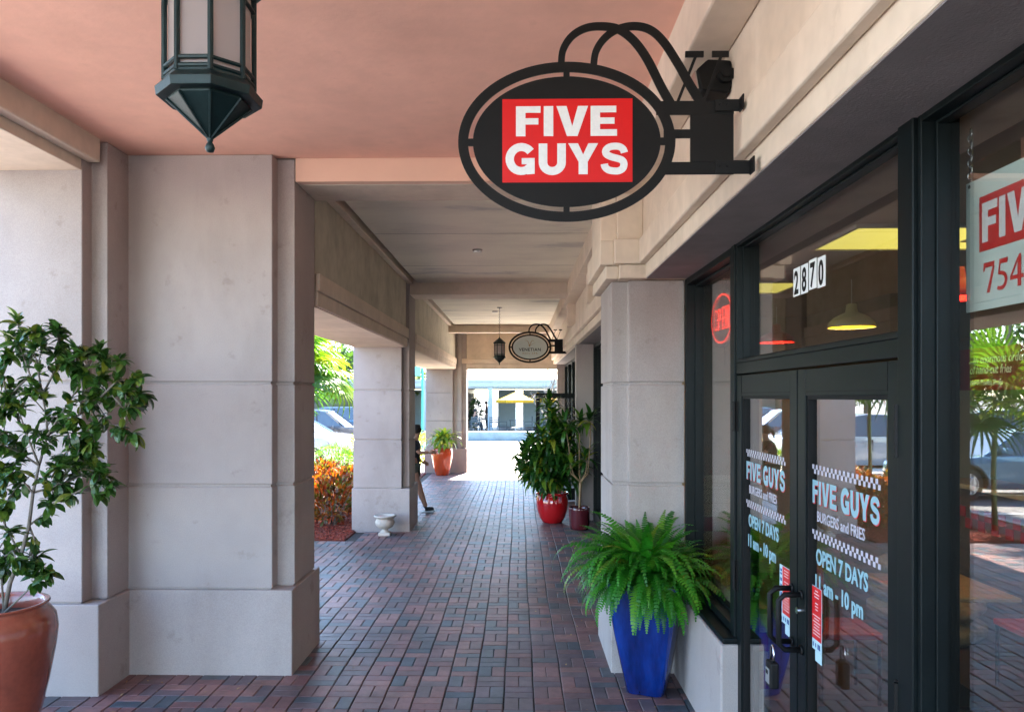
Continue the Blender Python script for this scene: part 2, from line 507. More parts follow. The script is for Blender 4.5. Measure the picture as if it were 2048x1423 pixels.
b = MB(); b.box(-40, 30, 20.64, 36, -.14, -.001)
struct(b.build('courtyard_paving', COURT))
b = MB(); b.box(-40, 30, 36.003, 75, -.14, -.002)
struct(b.build('patio_paving', SHADEPAVE))
b = MB(); b.box(-13.5, -6.21, -14, 9.6, -.155, -.05); b.box(-13.5, 8, -14, -9.01, -.155, -.049)
struct(b.build('bounce_paving', CONCRETE))  # unseen pale ground, added to bounce sunlight up to the near ceilings
# parking stripes
b = MB()
for k in range(9): b.box(-11.2, -6.0, 9.0 + 2.75 * k, 9.1 + 2.75 * k, -.156, -.152)
o = b.build('parking_stripe', WHITE); struct(o); o.name = 'parking_lines'

# ------------------------------------------------------------------ arcade building
bld = thing('arcade_building', 'cream stucco shopping arcade with piers, beams and a glazed restaurant front', 'building')
ZC = 3.80
def part(name, m, box=None, parent=None, bevel=.006, **k):
    b = MB()
    for q in (box if isinstance(box, list) else [box]): b.box(*q)
    return b.build(name, m, parent or bld, bevel=bevel, **k)

def pier(shaft, plinth, joints, zp, top=ZC, name='pier', m=STUCCO, inset=.016, jh=.011):
    """stucco pier: plinth and courses parted by recessed reveals; the plinth is the part, the courses its pieces"""
    pb = MB(); pb.prism(plinth, -.1, zp)
    p = pb.build(name, m, bld, bevel=.008)
    cx = sum(q[0] for q in shaft) / len(shaft); cy = sum(q[1] for q in shaft) / len(shaft)
    zs = [zp] + joints + [top]
    for k in range(len(zs) - 1):
        c = MB(); c.prism(shaft, zs[k] + (jh if k or True else 0), zs[k + 1] - (jh if k < len(zs) - 2 else 0))
        c.build('course_block', m, p, bevel=.006)
    # the recessed core that shows in the reveals
    def shrink(poly):
        out = []
        n = len(poly)
        for i in range(n):
            a, q, c = Vector(poly[i - 1]), Vector(poly[i]), Vector(poly[(i + 1) % n])
            d1 = (q - a).normalized(); d2 = (c - q).normalized()
            out.append((q.x + (-d1.y - d2.y) * inset, q.y + (d1.x + d2.x) * inset))
        return out
    c = MB(); c.prism(shrink(shaft), zp - .02, top - .02)
    c.build('core', m, p)
    return p
J = [1.38, 2.13]
# near left corner pier, wrapping from the wide bay into the walk (ccw outlines)
pier([(-3.90,5.19),(-2.97,5.19),(-2.97,5.31),(-2.86,5.31),(-2.86,5.60),(-1.80,5.60),(-1.80,5.72),(-1.67,5.72),(-1.67,6.28),(-1.80,6.28),(-1.80,6.36),(-3.90,6.36)],
     [(-3.92,5.17),(-2.845,5.17),(-2.845,5.585),(-1.650,5.585),(-1.650,6.37),(-3.92,6.37)], J, .62)
pier([(-2.49,11.57),(-1.76,11.57),(-1.76,11.69),(-1.66,11.69),(-1.66,12.35),(-1.76,12.35),(-1.76,12.47),(-2.49,12.47)],
     [(-2.51,11.55),(-1.635,11.55),(-1.635,12.49),(-2.51,12.49)], J, .65)
pier([(-2.49,20.62),(-1.76,20.62),(-1.76,20.72),(-1.63,20.72),(-1.63,20.66),(-1.52,20.66),(-1.52,20.72),(-1.40,20.72),(-1.40,21.3),(-2.49,21.3)],
     [(-2.52,20.58),(-1.38,20.58),(-1.38,21.32),(-2.52,21.32)], J, .65)
# right pier beside the restaurant window
pier([(.70,5.81),(.82,5.81),(.82,5.745),(1.235,5.745),(1.235,6.55),(.70,6.55)],
     [(.682,5.68),(1.15,5.68),(1.15,5.75),(1.235,5.75),(1.235,6.60),(.682,6.60)], J, .63, top=2.895)
# behind the camera, so that the walk goes on
pier([(-3.9,-1.9),(-3.3,-1.9),(-3.3,-1.3),(-3.9,-1.3)], [(-3.92,-1.92),(-3.28,-1.92),(-3.28,-1.28),(-3.92,-1.28)], J, .62)
# right end post of the walk
pier([(1.04,20.62),(1.26,20.62),(1.26,20.9),(1.04,20.9)], [(1.03,20.61),(1.27,20.61),(1.27,20.91),(1.03,20.91)], J, .3)
# fin wall between two shops
pier([(.95,12.7),(1.235,12.7),(1.235,12.95),(.95,12.95)], [(.945,12.695),(1.236,12.695),(1.236,12.955),(.945,12.955)], [], .1, top=2.895)

# ceilings
part('ceiling', BOUNCE_PINK, (-3.9, .93, -1.9, 5.70, ZC + .002, 4.0), bevel=0)
part('ceiling', STREAKY, (-1.545, .93, 6.3, 11.74, ZC - .03, 4.0), bevel=0)
part('ceiling', STREAKY, (-1.545, .93, 12.32, 18.58, ZC - .03, 4.0), bevel=0)
part('ceiling', STREAKY, (-1.545, .93, 18.94, 20.64, ZC - .03, 4.0), bevel=0)
part('ceiling_gap', DARKGAP, (-1.62, -1.52, 5.73, 20.6, ZC + .06, 4.0), bevel=0)
part('ceiling_edge', STUCCO_SOFT, [(-1.69, -1.61, 6.3, 11.74, 3.745, 3.99), (-1.69, -1.61, 12.32, 20.6, 3.745, 3.99)])
# faint board joints of the ceilings
for y in (8.2, 10.2, 14.5, 16.6): part('ceiling_joint', DARKGAP, (-1.54, .74, y, y + .006, ZC - .0325, ZC - .0315), bevel=0)
# cross beams
part('cross_beam', BOUNCE_PINK_BEAM, (-1.665, .745, 5.715, 5.80, 3.632, ZC + .05))
part('cross_beam', STUCCO_SOFT, (-1.664, .744, 5.802, 6.28, 3.63, ZC + .05))
part('cross_beam', STUCCO_SOFT, (-1.664, .744, 11.75, 12.30, 3.59, ZC + .05))
part('cross_beam', STUCCO_SOFT, (-1.72, .744, 18.6, 18.92, 3.585, ZC + .05))
# near left beam over the wide opening
part('edge_beam', STUCCO_SOFT, [(-3.88, -2.972, -1.9, 5.19, 3.57, 3.99)])
part('beam_fascia', STUCCO_SOFT, [(-2.97, -2.88, -1.9, 5.26, 3.64, ZC + .05)], bevel=.012)
# outer wall over the side openings
def side_lintel(y0, y1):
    s = part('spandrel_wall', STAINED, (-2.47, -1.692, y0, y1, 2.79, 3.98), bevel=0)
    part('lintel_fascia', STUCCO_SOFT, (-1.69, -1.648, y0, y1, 2.905, 3.055), parent=s, bevel=.008)
    part('lintel_step', STUCCO_SOFT, (-1.69, -1.668, y0, y1, 2.782, 2.903), parent=s, bevel=.004)
    part('soffit', STUCCO_SOFT, (-2.48, -1.691, y0, y1, 2.775, 2.788), parent=s, bevel=0)
side_lintel(6.372, 11.56); side_lintel(12.48, 20.61)
# header over the end opening
h = part('end_header', STUCCO_SOFT, (-1.395, 1.03, 20.72, 21.2, 2.78, 3.98), bevel=0)
part('header_fascia', STUCCO_SOFT, (-1.52, 1.035, 20.66, 20.718, 2.92, 3.05), parent=h)
part('header_step', STUCCO_SOFT, (-1.40, 1.035, 20.68, 20.717, 2.775, 2.918), parent=h)
part('header_bead', STUCCO_SOFT, (-1.40, 1.035, 20.67, 20.715, 2.76, 2.79), parent=h)

# facade above the shopfront
fw = part('facade_wall', STUCCO_SOFT, [(.932, 1.6, -4.1, 20.9, 2.902, 3.99)], bevel=.01)
part('upper_fascia', STUCCO_SOFT, [(.877, .93, -4.1, 5.62, 3.0, 3.18), (.877, .93, 6.72, 20.6, 3.0, 3.18)], parent=fw, bevel=.01)
part('cornice', STUCCO_SOFT, [(.745, .93, -4.1, 20.6, 3.55, ZC + .05)], parent=fw, bevel=.01)
part('picture_strip', STUCCO_SOFT, [(.905, .9315, -4.1, 5.62, 3.19, 3.215)], parent=fw, bevel=0)
part('cap_block', STUCCO_SOFT, [(.60, .70, 5.68, 6.72, 3.0, 3.18), (.70, .932, 5.62, 6.72, 3.0, 3.18)], parent=fw, bevel=.008)
part('cap_block', STUCCO_SOFT, [(.645, .74, 5.71, 6.70, 2.90, 2.998), (.74, .955, 5.655, 6.70, 2.898, 2.998)], parent=fw, bevel=.008)
part('upper_pilaster', STUCCO_SOFT, [(.62, .74, 5.84, 6.5, 3.182, ZC + .02), (.74, .931, 5.78, 6.5, 3.182, ZC + .02)], parent=fw, bevel=.006)
part('upper_pilaster', STUCCO_SOFT, [(.80, .931, 12.6, 12.9, 3.182, 3.55)], parent=fw, bevel=.006)
part('upper_pilaster', STUCCO_SOFT, [(.84, .931, 9.4, 9.6, 3.182, 3.55)], parent=fw, bevel=.006)
# roof and upper floor that shade the walk
part('roof', STUCCO, [(-3.95, 1.6, -1.95, 6.36, 4.0, 4.7), (-2.5, 1.6, 6.362, 21.3, 4.0, 4.7), (1.602, 9, -4.1, 21.3, 3.3, 4.7)], bevel=0)

# low wall below the first window
part('facade_soffit', mat('grey_soffit', (.20, .18, .185), rough=.9, bump=.6, bscale=120, bdist=.004, vscale=5), [(.938, 1.30, -4.0, 5.66, 2.896, 2.9015), (1.0, 1.30, 6.72, 20.5, 2.896, 2.9015)], parent=fw, bevel=0)
part('low_wall', STUCCO, [(1.142, 1.335, 4.37, 5.678, -.1, .63)], bevel=.012)
part('window_sill', FRAME, [(1.155, 1.345, 4.375, 5.70, .632, .665)], bevel=.008)

# ------------------------------------------------------------------ shopfront
XF, XG = 1.235, 1.335     # outer face of the frames, plane of the fixed glass
def window(name, y0, y1, z0, z1, xf=XF, xg=XG, fw_=.045, parent=None, label=None, bead=.018):
    """frame with stepped reveals round a pane; returns the part"""
    w = MB()
    for (a, c, e, f) in ((y0, y0 + fw_, z0, z1), (y1 - fw_, y1, z0, z1)): w.box(xf, xg + .03, a, c, e, f)
    w.box(xf + .001, xg + .029, y0 + fw_, y1 - fw_, z0, z0 + fw_); w.box(xf + .001, xg + .029, y0 + fw_, y1 - fw_, z1 - fw_, z1)
    # inner glazing bead
    q = fw_; r = fw_ + bead
    for (a, c, e, f) in ((y0 + q, y0 + r, z0 + q, z1 - q), (y1 - r, y1 - q, z0 + q, z1 - q), (y0 + r, y1 - r, z0 + q, z0 + r), (y0 + r, y1 - r, z1 - r, z1 - q)):
        w.box(xg - .035, xg + .012, a, c, e, f)
    o = w.build(name, FRAME, parent or bld, bevel=.003)
    g = MB(); g.box(xg - .003, xg + .003, y0 + r - .004, y1 - r + .004, z0 + r - .004, z1 - r + .004)
    g.build('pane', GLASS, o)
    return o
win_narrow = window('window', 4.47, 5.74, .666, 2.898)
win_big = window('window', -.9, 2.41, .12, 2.898, xf=XF + .002, xg=1.315, fw_=.022, bead=.01)
part('window_base', FRAME, (XF + .003, 1.34, -.9, 2.41, -.05, .119))
part('side_wall', STUCCO, (1.236, 1.6, -4.1, -.902, -.1, 2.9), bevel=0)
win_tr = window('transom_window', 2.512, 4.40, 2.221, 2.899, xf=XF, xg=1.305, fw_=.020, bead=.010)
part('mullion', FRAME, [(XF - .012, 1.37, 2.412, 2.508, -.05, 2.897)], bevel=.004)
part('mullion', FRAME, [(XF - .008, 1.37, 4.402, 4.468, -.05, 2.897)], bevel=.004)
part('door_header', FRAME, [(XF + .002, 1.34, 2.512, 4.40, 2.158, 2.220)], bevel=.003)
part('threshold', STEEL, [(XF, 1.34, 2.512, 4.40, -.01, .012)], bevel=.003)

def door(yh, ym, hinge_first):
    """glass door leaf between hinge side yh and meeting side ym"""
    y0, y1 = min(yh, ym), max(yh, ym)
    x0, x1 = XF + .004, XF + .052
    st, zt, zb = .092, 2.035, .26
    w = MB()
    w.box(x0, x1, y0 + .003, y0 + st, .015, 2.15); w.box(x0, x1, y1 - st, y1 - .003, .015, 2.15)
    w.box(x0 + .001, x1 - .001, y0 + st, y1 - st, zt, 2.149); w.box(x0 + .001, x1 - .001, y0 + st, y1 - st, .016, zb)
    d = w.build('door', FRAME, bld, bevel=.002)
    w = MB(); e = .016
    for (a, c, p, q) in ((y0 + st, y0 + st + e, zb, zt), (y1 - st - e, y1 - st, zb, zt), (y0 + st + e, y1 - st - e, zb, zb + e), (y0 + st + e, y1 - st - e, zt - e, zt)):
        w.box(x0 + .008, x1 - .004, a, c, p, q)
    w.build('glazing_bead', RUBBER, d)
    w = MB(); w.box(XF + .03, XF + .036, y0 + st + e - .003, y1 - st - e + .003, zb + e - .003, zt - e + .003); w.build('pane', GLASS, d)
    w = MB(); w.box(x0 - .001, x0 + .003, y0 + st, y1 - st, 2.05, 2.054); w.box(x0 - .001, x0 + .003, (yh + (st if hinge_first else -st)), (yh + (st + .004 if hinge_first else -st - .004)), 2.054, 2.148)
    w.build('rail_joint', RUBBER, d)
    for z in (1.92, 1.02, .12):
        w = MB(); s = -1 if hinge_first else 1
        w.tube([(x0 - .012, yh, z - .085), (x0 - .012, yh, z + .085)], .011, 10)
        for k in range(5): w.tube([(x0 - .012, yh, z - .085 + k * .04), (x0 - .012, yh, z - .078 + k * .04)], .0125, 10)
        w.box(x0 - .004, x0, yh + s * .035, yh - s * .035, z - .085, z + .085)
        w.build('hinge', BLACKMETAL, d)
    return d
YM = 3.445
door_r = door(2.514, YM - .004, True)
door_l = door(4.398, YM + .004, False)
def pull(y, parent, dy):
    w = MB(); x = XF + .004
    pts = [(x, y, 1.165), (x - .075, y, 1.165), (x - .10, y, 1.14), (x - .10, y, .95), (x - .075, y, .925), (x, y, .925)]
    w.tube(pts, .0125, 10)
    w.tube([(x, y, 1.165), (x - .008, y, 1.165)], .022, 14); w.tube([(x, y, .925), (x - .008, y, .925)], .022, 14)
    w.build('handle', RUBBER, parent, smooth=True)
pull(YM + .062, door_l, 1); pull(YM - .055, door_r, 1)
w = MB(); w.tube([(XF + .005, YM - .03, 1.09), (XF - .010, YM - .03, 1.09)], [.017, .015], 20)
w.build('lock_cylinder', STEEL, door_r, smooth=False)

# door lettering (thin vinyl on the outer glass face)
XL = XF + .0285
VINYL = mat('lavender_white_vinyl', (.46, .45, .53), rough=.5, var=.05)
def on_door(parent, ya):
    """ya: Y of the left edge of the lettering, reading runs towards -Y"""
    def M(y, z, x=XL): return Matrix.Translation((x, y, z)) @ FACE_LEFT
    for zc in (1.722, 1.445):
        k = MB(); s = .0195
        for i in range(32):
            for r in range(2):
                if (i + r) % 2: k.prism([(i * s, r * s), (i * s + s, r * s), (i * s + s, r * s + s), (i * s, r * s + s)], 0, .0006)
        k.build('checker_strip', VINYL, parent, M=M(ya, zc - .0195))
    for nm, mt, dx, dz, t in (('lettering_shadow', RED, .004, -.003, .0004), ('lettering', LTBLUE, 0, 0, .0009)):
        heavy('FIVE GUYS', .098, mt, parent, M(ya - .003 - dx, 1.578 + dz), name=nm, thick=t, w=.615)
    text('BURGERS and FRIES', .062, VINYL, parent, M(ya - .05, 1.505), off=.001, thick=.0006, sx=.86)
    text('OPEN 7 DAYS', .092, LTBLUE, parent, M(ya - .04, 1.325), off=.0028, thick=.0006, sx=.86)
    text('11 am - 10 pm', .088, LTBLUE, parent, M(ya - .02, 1.215), off=.0028, thick=.0006, sx=.90)
LTBLUE = mat('pale_blue_vinyl', (.24, .44, .52), rough=.45, var=.03)
on_door(door_r, 3.332); on_door(door_l, 4.29)
# notice sticker low on each pane
NB = mat('pale_print', (.45, .66, .74), rough=.5, var=.05)
for d, ya in ((door_r, 3.375), (door_l, 3.745)):
    k = MB(); k.prism([(0, 0), (.145, 0), (.145, .27), (0, .27)], 0, .0006); k.prism([(.075, -.045), (.145, -.045), (.145, -.001), (.075, -.001)], 0, .0006)
    st_ = k.build('notice_sticker', NB, d, M=Matrix.Translation((XL, ya, .955)) @ FACE_LEFT)
    k = MB(); k.prism([(.04, .045), (.142, .045), (.142, .267), (.04, .267)], .0006, .001); k.build('notice_panel', RED, d, M=Matrix.Translation((XL, ya, .955)) @ FACE_LEFT)
    k = MB()
    for i in range(15):
        if i in (3, 7): continue
        ww = random.uniform(.05, .09) if i > 6 else random.uniform(.03, .06)
        k.box(.091 - ww / 2, .091 + ww / 2, .25 - i * .0132, .2535 - i * .0132, .001, .0013)
    k.build('notice_print', WHITE, d, M=Matrix.Translation((XL, ya, .955)) @ FACE_LEFT)
    k = MB()
    for i, (z, hh) in enumerate([(.245, .012), (.228, .01), (.2, .015), (.165, .025), (.13, .02), (.09, .03), (.055, .016), (.015, .02)]): k.box(.008, .033, z - hh / 2, z + hh / 2, .0007, .0011)
    k.box(.05, .062, .012, .03, .0007, .0011); k.box(.075, .087, .012, .03, .0007, .0011); k.box(.1, .13, .01, .032, .0007, .0011)
    k.build('notice_marks', mat('blue_print', (.05, .12, .3), var=.5, vscale=60), d, M=Matrix.Translation((XL, ya, .955)) @ FACE_LEFT)

# house number on the transom
for i, chn in enumerate('2870'):
    ya = 3.665 - i * .098
    zb = 2.50 + (.006 if i == 2 else 0)
    k = MB(); k.prism([(0, 0), (.086, 0), (.086, .132), (0, .132)], 0, .0008)
    k.build('number_tile', WHITE, win_tr, M=Matrix.Translation((1.301, ya, zb)) @ FACE_LEFT)
    text(chn, .148, BLACKMETAL, win_tr, Matrix.Translation((1.2995, ya - .012, zb + .013)) @ FACE_LEFT, name='digit', off=.004, thick=.0004, sx=.74)

# shops further down the walk: frames with panes, dark rooms behind
for y0, y1 in ((6.62, 8.1), (8.15, 9.6), (9.65, 11.2), (11.25, 12.68), (12.98, 14.2), (15.2, 16.4), (16.45, 17.8), (17.85, 19.2), (19.25, 20.58)):
    window('window', y0, y1, .12, 2.88, fw_=.05)
part('window_base', FRAME, [(XF + .003, 1.34, 6.62, 14.2, -.05, .119), (XF + .003, 1.34, 15.2, 20.58, -.05, .119)])
DARKROOM = mat('dim_room', (.12, .10, .085), rough=.9)
part('shop_interior', DARKROOM, [(3.2, 3.25, 9.1, 20.9, 0, 2.9), (1.4, 3.2, 9.04, 9.09, 0, 2.9), (1.4, 3.2, 20.85, 20.9, 0, 2.9), (1.41, 3.2, 9.1, 20.84, -.1, 0), (1.601, 3.2, 9.1, 20.84, 2.91, 2.95)], bevel=0)
# open glass door of the next shop
od = MB(); ox = 1.20; oy = 15.0
L = .86
od.box(ox - L, ox - L + .075, oy, oy + .045, .02, 2.1); od.box(ox - .075, ox, oy, oy + .045, .02, 2.1)
od.box(ox - L + .075, ox - .075, oy + .001, oy + .044, 2.0, 2.099); od.box(ox - L + .075, ox - .075, oy + .001, oy + .044, .021, .25)
od = od.build('open_door', FRAME, bld, bevel=.003)
g = MB(); g.box(ox - L + .07, ox - .07, oy + .02, oy + .025, .24, 2.01); g.build('pane', GLASS, od)
g = MB(); g.tube([(ox - L + .04, oy - .002, 1.15), (ox - L + .04, oy - .06, 1.12), (ox - L + .04, oy - .06, .9), (ox - L + .04, oy - .002, .87)], .012, 8); g.build('handle', RUBBER, od, smooth=True)
g = MB(); g.box(ox - .085, ox - .02, oy - .003, oy, 2.02, 2.045); g.build('door_plate', WHITE, od)

# ------------------------------------------------------------------ restaurant interior
CREAM = mat('cream_wall', (.33, .28, .19), rough=.8, var=.05)
DARKF = mat('quarry_floor', (.06, .03, .025), rough=.4, vscale=5, var=.3)
TAN = mat('counter_top', (.42, .30, .16), rough=.45, vscale=4, stretch=(1, 8, 1), var=.2)
part('interior_floor', DARKF, (1.41, 8.9, -4, 9.03, -.1, -.003), bevel=0)
part('interior_ceiling', CREAM, (1.61, 8.9, -4, 9.03, 2.95, 3.0), bevel=0)
part('interior_wall', CREAM, [(8.9, 9.0, -4, 9.03, 0, 2.95), (1.41, 8.9, 8.95, 9.03, 0, 2.949), (1.61, 8.9, -4.1, -4.001, 0, 2.95)], bevel=0)
part('ceiling_soffit', mat('dark_soffit', (.07, .065, .05), rough=.8), [(3.3, 8.8, 6.9, 8.9, 2.55, 2.949)], bevel=0)
stub = part('partition_wall', CREAM, (1.40, 1.76, 6.0, 6.12, 0, 2.94), bevel=.004)
TW = mat('white_tile', (.66, .66, .52), rough=.18, var=.05, coat=.3)
TR = mat('red_tile', (.34, .012, .016), rough=.18, var=.08, coat=.3)
tm = {}
for nm, mm in (('w', TW), ('r', TR)):
    k = MB(); k.box(0, .105, -.008, 0, 0, .105); q = k.build('tile', mm, stub); tm[nm] = q.data; bpy.data.objects.remove(q)
for r in range(13):
    for c in range(3):
        red = (r == 9 and c % 2 == 0) or (r == 8 and c % 2 == 1)
        place(tm['r' if red else 'w'], 'tile', Matrix.Translation((1.402 + c * .109, 5.999, .012 + r * .109)), stub)
# tiled end of the low wall inside
k = MB(); k.box(1.338, 1.46, 4.50, 5.68, 0, .80); lw = k.build('inner_low_wall', CREAM, bld)
for r in range(7):
    place(tm['r' if r in (5, 3) else 'w'], 'tile', Matrix.Translation((1.345, 4.499, .012 + r * .109)), lw)
# far tiled counter
k = MB(); k.box(4.6, 5.0, 2.0, 8.4, 0, 1.1); ct = k.build('counter', mat('dark_wood_front', (.10, .055, .03), rough=.5, vscale=3, stretch=(1, 1, 6), var=.3), bld)
k = MB(); k.box(4.5, 5.1, 1.95, 8.45, 1.1, 1.15); k.build('counter_top', TAN, ct, bevel=.006)
k = MB()
for j in range(58):
    if j % 2: k.box(4.588, 4.599, 2.0 + j * .109, 2.105 + j * .109, .80, .905)
    else: k.box(4.588, 4.599, 2.0 + j * .109, 2.105 + j * .109, .69, .795)
o = k.build('tile_band', TR, ct); o['kind'] = 'stuff'
k = MB()
for i in range(3):
    for j in range(18): k.box(8.885, 8.899, -1 + j * .5 + (i % 2) * .25, -1 + j * .5 + .25 + (i % 2) * .25, 1.0 + i * .25, 1.25 + i * .25)
o = k.build('wall_tile_band', TR, bld); o['kind'] = 'stuff'
LITPANEL = emis('lit_troffer', (1.0, .84, .16), .15)
TRIM = mat('troffer_trim', (.5, .48, .4), rough=.6)
def troffer(x, y, label, lx=1.2, ly=.62):
    t = thing('ceiling_light', label, 'ceiling light', (x, y, 2.949), group='lit ceiling panels inside the restaurant')
    k = MB(); k.box(-lx/2, lx/2, -ly/2, ly/2, -.012, -.006); k.build('diffuser', LITPANEL, t)
    k = MB()
    for q in ((-lx/2 - .025, -lx/2, -ly/2, ly/2), (lx/2, lx/2 + .025, -ly/2, ly/2), (-lx/2 - .025, lx/2 + .025, -ly/2 - .025, -ly/2), (-lx/2 - .025, lx/2 + .025, ly/2, ly/2 + .025)): k.box(*q, -.02, -.001)
    k.build('trim', TRIM, t)
troffer(2.42, 4.46, 'large lit yellow ceiling panel above the house number, inside the restaurant')
troffer(1.75, 6.45, 'lit yellow ceiling panel behind the house number digits', 1.0)
troffer(3.2, 4.2, 'lit ceiling panel seen between the mullion and the white poster')
troffer(2.75, 2.55, 'lit ceiling panel nearest the camera, at the right edge above the poster')
for x, y, w_ in ((5.2, 6.2, 'over the far end of the counter'), (6.4, 3.0, 'behind the counter'), (5.0, 1.0, 'over the right end of the counter')):
    troffer(x, y, 'lit ceiling panel deep inside the restaurant ' + w_)
# ------------------------------------------------------------------ projecting oval signs
def oval_sign(label, cx, cy, cz, scale, kind):
    t = thing('hanging_sign', label, 'sign', (cx, cy, cz), group='oval blade signs on the shopfront fascia', scale=scale)
    A = .001968
    def q(x, y): return ((x - 1133) * A, (284 - y) * A)
    def z(a, c): return q(880 + a / 3.0118, 20 + c / 3.0118)
    def flat(b, poly, th, y0=0.0): b.prism(poly, -th, th, lambda p, h: (p[0], y0 + h, p[1]))
    n = 96
    ring = MB()
    ao, bo, ai, bi = .426, .313, .387, .275
    R = []
    for k in range(n):
        a = 2 * PI * k / n
        for (r1, r2, yy) in ((ao, bo, -.005), (ao, bo, .005), (ai, bi, .005), (ai, bi, -.005)): R.append((r1 * math.cos(a), yy, r2 * math.sin(a)))
    F = []
    for k in range(n):
        for j in range(4): F.append((k*4 + j, k*4 + (j+1) % 4, ((k+1) % n)*4 + (j+1) % 4, ((k+1) % n)*4 + j))
    ring.add(R, F)
    for (x0, x1, z0, z1) in ((-.012, .012, .245, .28), (-.012, .012, -.28, -.245), (-.392, -.36, -.014, .014), (.36, .392, -.014, .014)): ring.box(x0, x1, -.0045, .0045, z0, z1)
    ring.build('ring', BLACKMETAL, t)
    p = MB(); p.prism([(.368 * math.cos(2*PI*k/n), .255 * math.sin(2*PI*k/n)) for k in range(n)], -.0055, .0055, lambda p_, h: (p_[0], h, p_[1]))
    pl = p.build('plate', BLACKMETAL, t)
    # scroll strokes of the W emblem
    def band(pts, w, th):
        b = MB(); pts = _smooth(pts, 5)
        ws = w if hasattr(w, '__len__') else (w, w)
        L, Rr = [], []
        for i, c in enumerate(pts):
            a = pts[max(i-1, 0)]; e = pts[min(i+1, len(pts)-1)]
            d = Vector((e[0]-a[0], e[1]-a[1])).normalized(); ww = (ws[0] + (ws[1]-ws[0]) * i / (len(pts)-1)) / 2
            L.append((c[0]-d.y*ww, c[1]+d.x*ww)); Rr.append((c[0]+d.y*ww, c[1]-d.x*ww))
        vs = [(x, yy, y) for side in (L, Rr) for yy in (-th, th) for x, y in side]; m_ = len(pts)
        fs = []
        for i in range(m_ - 1):
            fs += [(i, i+1, 2*m_+i+1, 2*m_+i), (m_+i, 3*m_+i, 3*m_+i+1, m_+i+1), (i, m_+i, m_+i+1, i+1), (2*m_+i, 2*m_+i+1, 3*m_+i+1, 3*m_+i)]
        b.add(vs, fs); return b
    band([z(*c) for c in ((730,325),(742,240),(795,160),(880,112),(980,103),(1075,122),(1165,190),(1245,300),(1325,460),(1385,570))], (.026, .036), .004).build('scroll', BLACKMETAL, t)
    band([z(*c) for c in ((925,335),(938,255),(985,180),(1060,125),(1160,103),(1260,124),(1345,200),(1435,340),(1505,465),(1570,570))], (.026, .036), .0036).build('scroll', BLACKMETAL, t)
    s = MB()
    for i, pts in enumerate((((1428,560),(1540,275)), ((1585,560),(1692,275)))):
        a, c = z(*pts[0]), z(*pts[1]); w_ = .006 if i == 0 else .006
        flat(s, [(a[0]-w_, a[1]), (a[0]+w_, a[1]), (c[0]+w_, c[1]), (c[0]-w_, c[1])], .0033 - i * .0002)
    for a0, a1 in ((1473,1583), (1633,1733)):
        a, c = z(a0, 292), z(a1, 257); s.box(a[0], c[0], -.0042, .0042, a[1], c[1])
    s.build('emblem_stroke', BLACKMETAL, t)
    m = MB()
    def zb(x0, y0, x1, y1, th): a, c = z(x0, y1), z(x1, y0); m.box(a[0], c[0], -th, th, a[1], c[1])
    zb(1300, 556, 1762, 636, .0049); zb(1345, 726, 1505, 776, .0047); zb(1330, 921, 1762, 994, .0048); zb(1503, 637, 1760, 920, .0051)
    m.build('arm_plate', BLACKMETAL, t)
    for (x0, y0, x1, y1) in ((1650, 552, 1800, 622), (1650, 916, 1862, 996)):
        b = MB(); a, c = z(x0, y1), z(x1, y0)
        b.box(a[0], c[0], -.014, -.0055, a[1], c[1]); b.box(c[0] - .006, c[0], -.06, -.0055, a[1] - .004, c[1] + .004)
        for xx in (a[0] + .016, a[0] + .045): b.tube([(xx, -.018, (a[1]+c[1])/2 + .004), (xx, -.013, (a[1]+c[1])/2 + .004)], .006, 8)
        b.build('bracket', RUBBER, t, bevel=.0015)
    if kind == 'burger':
        b = MB(); a, c = z(376, 1040), z(1156, 540); b.box(a[0], c[0], -.0075, -.0056, a[1], c[1]); b.build('red_panel', SIGNRED, t)
        heavy('FIVE', .1176, SIGNWHITE, t, Matrix.Translation((z(458,0)[0], -.0078, z(0,764)[1])) @ FACE_CAM, w=.397, thick=.0008)
        heavy('GUYS', .121, SIGNWHITE, t, Matrix.Translation((z(395,0)[0], -.0078, z(0,993)[1])) @ FACE_CAM, w=.4816, thick=.0008)
    else:
        b = MB(); b.prism([(.335*math.cos(2*PI*k/n), .225*math.sin(2*PI*k/n)) for k in range(n)], -.0075, -.0056, lambda p_, h: (p_[0], h, p_[1])); b.build('oval_panel', PALEPANEL, t)
        def st(pts, w, mt): 
            o = band(pts, w, .0008); o.v = [(x, yy - .0085, y) for x, yy, y in o.v]; o.build('emblem', mt, t)
        st([(-.10,.135),(-.055,.125),(-.025,.08),(-.012,.01)], (.004, .016), GOLD); st([(-.012,.01),(.0,.05),(.03,.115),(.055,.135),(.08,.11)], (.016, .004), GOLD); st([(.005,.03),(.04,.06),(.11,.085)], (.008, .003), GOLD)
        text('VENETIAN', .085, BLACKMETAL, t, Matrix.Translation((0, -.0078, -.075)) @ FACE_CAM, align='CENTER', off=.0015, thick=.0004, sp=1.12)
        text('NAIL SPA', .045, GOLD, t, Matrix.Translation((0, -.0078, -.135)) @ FACE_CAM, align='CENTER', off=.001, thick=.0004, sp=1.7)
    return t
SIGNRED = mat('sign_red', (.66, .002, .003), rough=.45, spec=.3, var=.05)
SIGNWHITE = mat('sign_white', (.80, .81, .82), rough=.45, var=.05, two=(60, .06))
PALEPANEL = mat('pale_panel', (.62, .66, .62), rough=.4, var=.03)
GOLD = mat('gold_print', (.42, .26, .10), rough=.4)
c = px(1133, 284, Y=3.03)
oval_sign('large black oval metal sign with a red panel reading FIVE GUYS', c.x, c.y, c.z, 1.0, 'burger')
c = px(1060, 694, Y=15.25)
